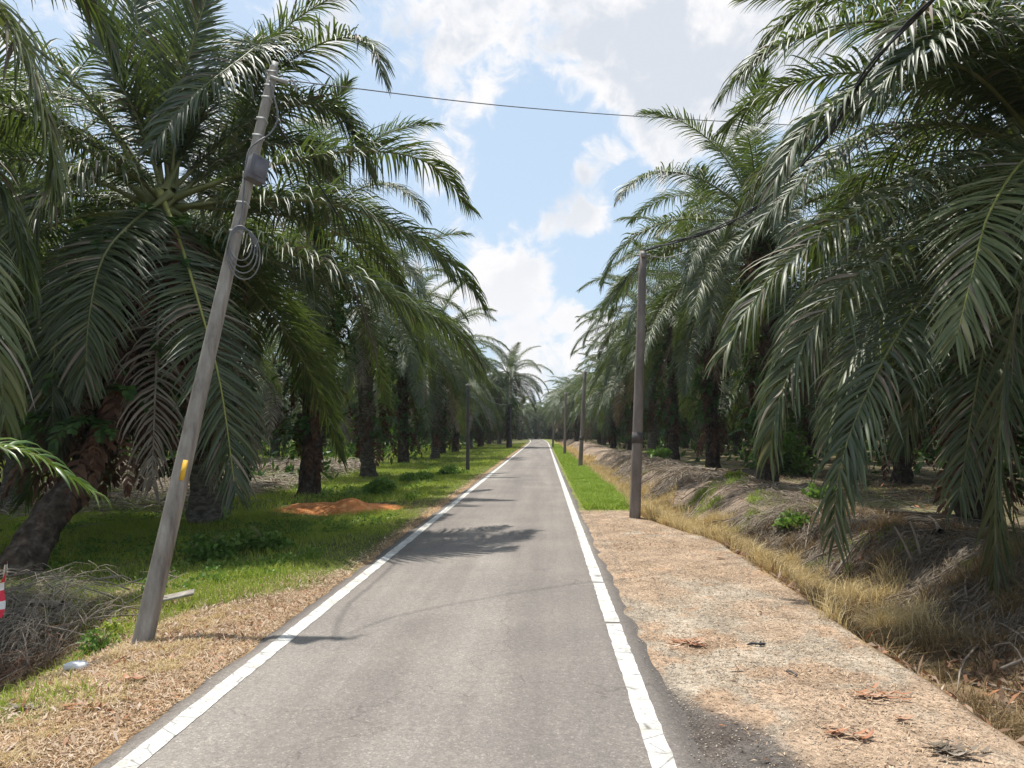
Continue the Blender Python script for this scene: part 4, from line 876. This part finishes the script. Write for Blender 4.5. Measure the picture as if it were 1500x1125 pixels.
# dead fronds heaped on the bank, and the brush pile
def strands(n, fx, seed, l=.5, w=.012, arch=.06, dirs=None, lift=.0):
    rg = np.random.default_rng(seed); xy = fx(rg, n); z = hz(xy[:, 0], xy[:, 1]); a = rg.uniform(0, 2*np.pi, n) if dirs is None else rg.normal(dirs, .5, n)
    d = np.stack([np.cos(a), np.sin(a), 0*a], 1); s = nz(np.stack([-np.sin(a), np.cos(a), rg.normal(0, .6, n)], 1)); ll = l*rg.uniform(.4, 1.5, n); m_ = 4
    t = np.linspace(-.5, .5, m_+1); cur = rg.normal(0, .25, n); ct = np.stack([xy[:, 0], xy[:, 1], z], 1)
    p = ct[:, None]+d[:, None]*(t[None, :, None]*ll[:, None, None])+s[:, None]*((t**2)[None, :, None]*(cur*ll)[:, None, None])
    p[..., 2] = hz(p[..., 0], p[..., 1])+.01+(lift*rg.random(n))[:, None]+(arch*rg.random(n)*ll/l)[:, None]*(1-4*t[None]**2)*1.0
    wp_ = (w/2*np.interp(np.linspace(0, 1, m_+1), [0,.5,1], [.5,1,.1]))[None, :, None]
    V = np.stack([p-s[:, None]*wp_, p+s[:, None]*wp_], 2).reshape(-1, 3); b0 = (np.arange(n)*(m_+1)*2)[:, None]; k = (np.arange(m_)*2)[None]
    return V, np.stack([b0+k, b0+k+1, b0+k+3, b0+k+2], -1).reshape(-1, 4), None
def bankf(y0, y1, a=1.1, b=4.2, thr=.47):
    def f(rg, n):
        y = y0+(y1-y0)*rg.random(n*4)**1.3; x = edge_r(y)+rg.uniform(a, b, n*4); k = rg.random(n*4) < sst(thr-.05, thr+.10, fbm(x+61, y+13, 1.6, 4))+.06
        return np.resize(np.stack([x[k], y[k]], 1), (n, 2))
    return f
join_blades('frond_debris', [strands(24000, bankf(7, 20, 1.3), 81, .36, .008, .07, lift=.09), strands(9000, bankf(20, 50), 82, .6, .02, .12, lift=.12), strands(5000, bankf(4, 12, .5, 3.5, .5), 83, .26, .006, .06, lift=.06),
    strands(9000, lambda rg, n: np.stack([rg.uniform(6, 20, n), rg.uniform(8, 40, n)], 1), 84, .6, .02, .05)], [M['dead']], 'grey-brown tangle of dead fronds heaped along the bank right of the ditch', 'frond debris')
def stalks(n, f, seed, lmin, lmax, rad, up=.12):
    rg = np.random.default_rng(seed); xy = f(rg, n); mb = MB()
    for x, y in xy:
        a = rg.uniform(0, 6.28); l = rg.uniform(lmin, lmax); d = np.array([math.cos(a), math.sin(a), 0])*l/2; c = np.array([x, y, 0]); e = [c-d, c+rg.normal(0, .05, 3), c+d]
        for q_ in e: q_[2] = float(hz(q_[0], q_[1]))+rg.uniform(0, up)
        e[1][2] += .04; tube(mb, resample(e, 6), np.linspace(rad*1.5, rad*.5, 6), 4)
    return mb
tag(link('cut_stalks', stalks(260, bankf(6, 26, .9, 4.6, .3), 191, .5, 2.0, .010).mesh('cut_stalks', [M['rachis_dead']])), 'pale cut frond stalks strewn over the bank right of the ditch', 'stalks', kind='stuff')
tag(link('cut_stalks', stalks(90, lambda rg, n: np.stack([rg.normal(-5.0, .5, n), rg.normal(6.8, .6, n)], 1), 192, .4, 1.3, .006, .25).mesh('cut_stalks', [M['rachis_dead']])), 'thin pale stalks sticking out of the left brush pile', 'stalks', kind='stuff')
def pilef(rg, n): return np.stack([rg.normal(-5.1, .42, n), rg.normal(6.9, .45, n)], 1)
join_blades('brush_pile', [strands(2600, pilef, 85, .36, .005, .12, lift=.22), strands(1600, lambda rg, n: np.stack([rg.normal(-4.8, .35, n), rg.uniform(4.6, 6.4, n)], 1), 86, .4, .006, .2, lift=.2)], [M['dead'], M['deadred']], 'pile of dry brushwood and dead fronds in the left ditch beside the tape', 'brush pile', [0, 1])
A = scatter(5000, -6.2, -4.0, 4.2, 6.4, None, 87)
join_blades('brown_grass', [blades(A, .22, .006, .9, 88)], [M['dryb']], 'dead brown grass drooping in the hollow of the left ditch', 'grass')
join_blades('frond_debris', [strands(7000, lambda rg, n: np.stack([rg.uniform(-15, -7.5, n), rg.normal(21, 3.2, n)], 1), 89, .7, .02, .15, lift=.3), strands(6000, lambda rg, n: np.stack([rg.uniform(-22, -8, n), rg.normal(33, 2.2, n)], 1), 90, .9, .03, .2, lift=.3)], [M['dead']], 'heaped dead fronds between the palm rows on the left', 'frond debris')
LD = []
for k in range(3):
    mb = MB(); frond_mb(mb, [(0,0,.05),(1.2,.1,.16),(2.6,.35,.14),(3.9,.9,.05)], seed=950+k, nleaf=60, L=.6, W=.02, droop=.5, vang=4, fold=False, ragged=.35, rr=.03)
    LD.append(mb.mesh('dead_frond', [M['dead'], M['rachis_dead'], M['dead']]))
for k, (x, y, a, lab) in enumerate([(6.9,12.8,2.7,'bleached dead frond lying across the bank below the nearest right palm'), (5.2,10.2,1.1,'dead frond with pale bare stalk sloping down into the near ditch'),
    (6.2,17.5,2.3,'grey dead frond draped over the bank in front of the dark red trunk'), (5.4,24,1.9,'dead frond on the bank crest behind the near right pole'), (-4.6,7.1,2.9,'grey dead frond lying over the brush pile in the left ditch')]):
    tag(link('dead_frond', LD[k % 3], None, (x, y, float(hz(x, y))+.12), (0, .05, a)), lab, 'dead frond', 'dead fronds on the ground')
for k, (px, py, a) in enumerate([(1325,800,0), (1342,792,1)]):
    c = P(px, py, 9.6); mb = MB(); t_ = np.array([-.16+.06*k, 0, .34]); tube(mb, resample([-t_*.6, t_*.1+[.01,0,0], t_*.7], 8), np.linspace(.020, .012, 8), 6)
    tag(link('stick', mb.mesh('stick', [M['rachis_dead']]), None, c), ['pale bare stalk leaning on the bank, left one of the pair', 'pale bare stalk leaning on the bank, right one of the pair'][k], 'stick', 'pale stalks on the bank')

# ------------------------------------------------------------------ light
sunv = nz(np.array([-.21, .24, 1.0])); elev = math.asin(sunv[2])
sl_ = bpy.data.lights.new('sun', 'SUN'); sl_.energy = 5.0; sl_.angle = R(.8); sl_.color = (1, .955, .88)
so = bpy.data.objects.new('sun', sl_); COL.objects.link(so); so.rotation_euler = Vector(sunv).to_track_quat('Z', 'Y').to_euler(); so.location = (0, 0, 40)
W_ = bpy.data.worlds.new('World'); scn.world = W_; W_.use_nodes = True; nt = W_.node_tree
for n_ in list(nt.nodes): nt.nodes.remove(n_)
wo = nt.nodes.new('ShaderNodeOutputWorld'); bg = nt.nodes.new('ShaderNodeBackground'); nt.links.new(bg.outputs[0], wo.inputs[0])
sky = nt.nodes.new('ShaderNodeTexSky'); sky.sky_type = 'NISHITA'; sky.sun_disc = False; sky.sun_elevation = elev; sky.sun_rotation = math.atan2(sunv[0], sunv[1]); sky.dust_density = 2.0
sky.air_density = 1.0
SKYS = .13
tc = nt.nodes.new('ShaderNodeTexCoord'); dirn = tc.outputs['Generated']
def fnoise(scale, detail, rough, off=(0,0,0), dist=0.0, st=(1,1,1)):
    mp = nt.nodes.new('ShaderNodeMapping'); mp.inputs['Location'].default_value = off; mp.inputs['Scale'].default_value = st; nt.links.new(dirn, mp.inputs[0])
    n = nt.nodes.new('ShaderNodeTexNoise'); n.inputs['Scale'].default_value = scale; n.inputs['Detail'].default_value = detail; n.inputs['Roughness'].default_value = rough; n.inputs['Distortion'].default_value = dist
    nt.links.new(mp.outputs[0], n.inputs['Vector']); return n.outputs['Fac']
def mth(op, a, b=None, c=None):
    n = nt.nodes.new('ShaderNodeMath'); n.operation = op
    for k, v in enumerate((a, b, c)):
        if v is None: continue
        if isinstance(v, (int, float)): n.inputs[k].default_value = v
        else: nt.links.new(v, n.inputs[k])
    return n.outputs[0]
def mrange(v, a, b, c=0., d=1.):
    n = nt.nodes.new('ShaderNodeMapRange'); n.interpolation_type = 'SMOOTHSTEP'; nt.links.new(v, n.inputs[0])
    for k, q_ in zip((1,2,3,4), (a,b,c,d)): n.inputs[k].default_value = q_
    return n.outputs[0]
def blob(px, py, rad):
    d = ray(px, py); n = nt.nodes.new('ShaderNodeVectorMath'); n.operation = 'DOT_PRODUCT'; nt.links.new(dirn, n.inputs[0]); n.inputs[1].default_value = tuple(d)
    return mrange(n.outputs['Value'], math.cos(rad/F), 1.0)
big = fnoise(6.5, 7, .55, (3.1, .4, 1.2)); fine = fnoise(22, 9, .62, (0, 2, 0), .4)
den = mth('ADD', mth('MULTIPLY', mth('SUBTRACT', big, .5), 1.5), mth('MULTIPLY', mth('SUBTRACT', fine, .5), 1.75)); den = mth('ADD', den, -.10)
for (px, py, rad, k) in [(960,90,210,.34),(1060,30,190,.30),(800,20,260,.26),(640,40,190,.26),(560,210,90,.12),(712,215,95,.16),(874,232,48,.72),(840,305,76,.80),(880,322,50,.4),(755,380,95,.26),(800,455,120,.30),(700,440,80,.2),(640,230,70,.15),(1000,170,140,.2),(840,540,160,.2),
                         (810,215,130,-.50),(775,300,90,-.45),(920,370,130,-.5),(850,400,80,-.35),(580,140,110,-.28),(900,260,70,-.2),(760,240,45,-.25),(840,390,50,-.2),(900,190,45,-.15)]:
    den = mth('ADD', den, mth('MULTIPLY', blob(px, py, rad), k))
cov = mrange(den, -.14, .34)
sx_ = nt.nodes.new('ShaderNodeSeparateXYZ'); nt.links.new(dirn, sx_.inputs[0])
shade = mth('MULTIPLY', mrange(mth('ADD', fnoise(8, 7, .6, (7, 1, 3)), mth('MULTIPLY', den, .30)), .50, .74), mrange(sx_.outputs[2], .12, .40, .25, 1.0))
mixn = nt.nodes.new('ShaderNodeMix'); mixn.data_type = 'RGBA'; nt.links.new(shade, mixn.inputs[0]); mixn.inputs[6].default_value = (.98, .97, .98, 1); mixn.inputs[7].default_value = (.70, .745, .82, 1)
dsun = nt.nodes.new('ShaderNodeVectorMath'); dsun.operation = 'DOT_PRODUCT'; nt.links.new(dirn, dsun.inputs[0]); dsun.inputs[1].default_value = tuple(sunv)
fill_glow = mth('MULTIPLY_ADD', mrange(dsun.outputs['Value'], math.cos(R(48)), 1.0), .5, .84)  # clouds brightened around the sun, added to lift the ambient fill
cl_sc = nt.nodes.new('ShaderNodeVectorMath'); cl_sc.operation = 'SCALE'; nt.links.new(mixn.outputs[2], cl_sc.inputs[0]); nt.links.new(mth('MULTIPLY', fill_glow, 1/SKYS), cl_sc.inputs['Scale'])
skm = nt.nodes.new('ShaderNodeMix'); skm.data_type = 'RGBA'; skm.inputs[0].default_value = .62; nt.links.new(sky.outputs[0], skm.inputs[6]); skm.inputs[7].default_value = (.56/SKYS, .70/SKYS, .84/SKYS, 1)
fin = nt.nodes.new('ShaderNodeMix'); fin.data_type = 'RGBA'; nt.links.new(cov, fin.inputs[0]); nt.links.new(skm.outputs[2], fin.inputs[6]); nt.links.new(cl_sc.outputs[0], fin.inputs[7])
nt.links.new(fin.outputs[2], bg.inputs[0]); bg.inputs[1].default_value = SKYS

hm = bpy.data.materials.new('haze_air'); hm.use_nodes = True; ht = hm.node_tree
for n_ in list(ht.nodes): ht.nodes.remove(n_)
ho = ht.nodes.new('ShaderNodeOutputMaterial'); hv = ht.nodes.new('ShaderNodeVolumePrincipled'); hv.inputs['Density'].default_value = .0003; hv.inputs['Color'].default_value = (.86, .92, 1, 1); ht.links.new(hv.outputs[0], ho.inputs['Volume'])
mb = MB(); box(mb, (0, 180, 9), (265, 0, 0), (0, 245, 0), (0, 0, 11)); tag(link('haze', mb.mesh('haze', [hm])), 'thin humid air softening the far palms', 'haze', kind='stuff')
vs = scn.view_settings; vs.view_transform = 'Standard'; vs.look = 'None'; vs.exposure = 0.3; vs.gamma = 1
scn.cycles.max_bounces = 6; scn.cycles.transparent_max_bounces = 4; scn.cycles.diffuse_bounces = 3
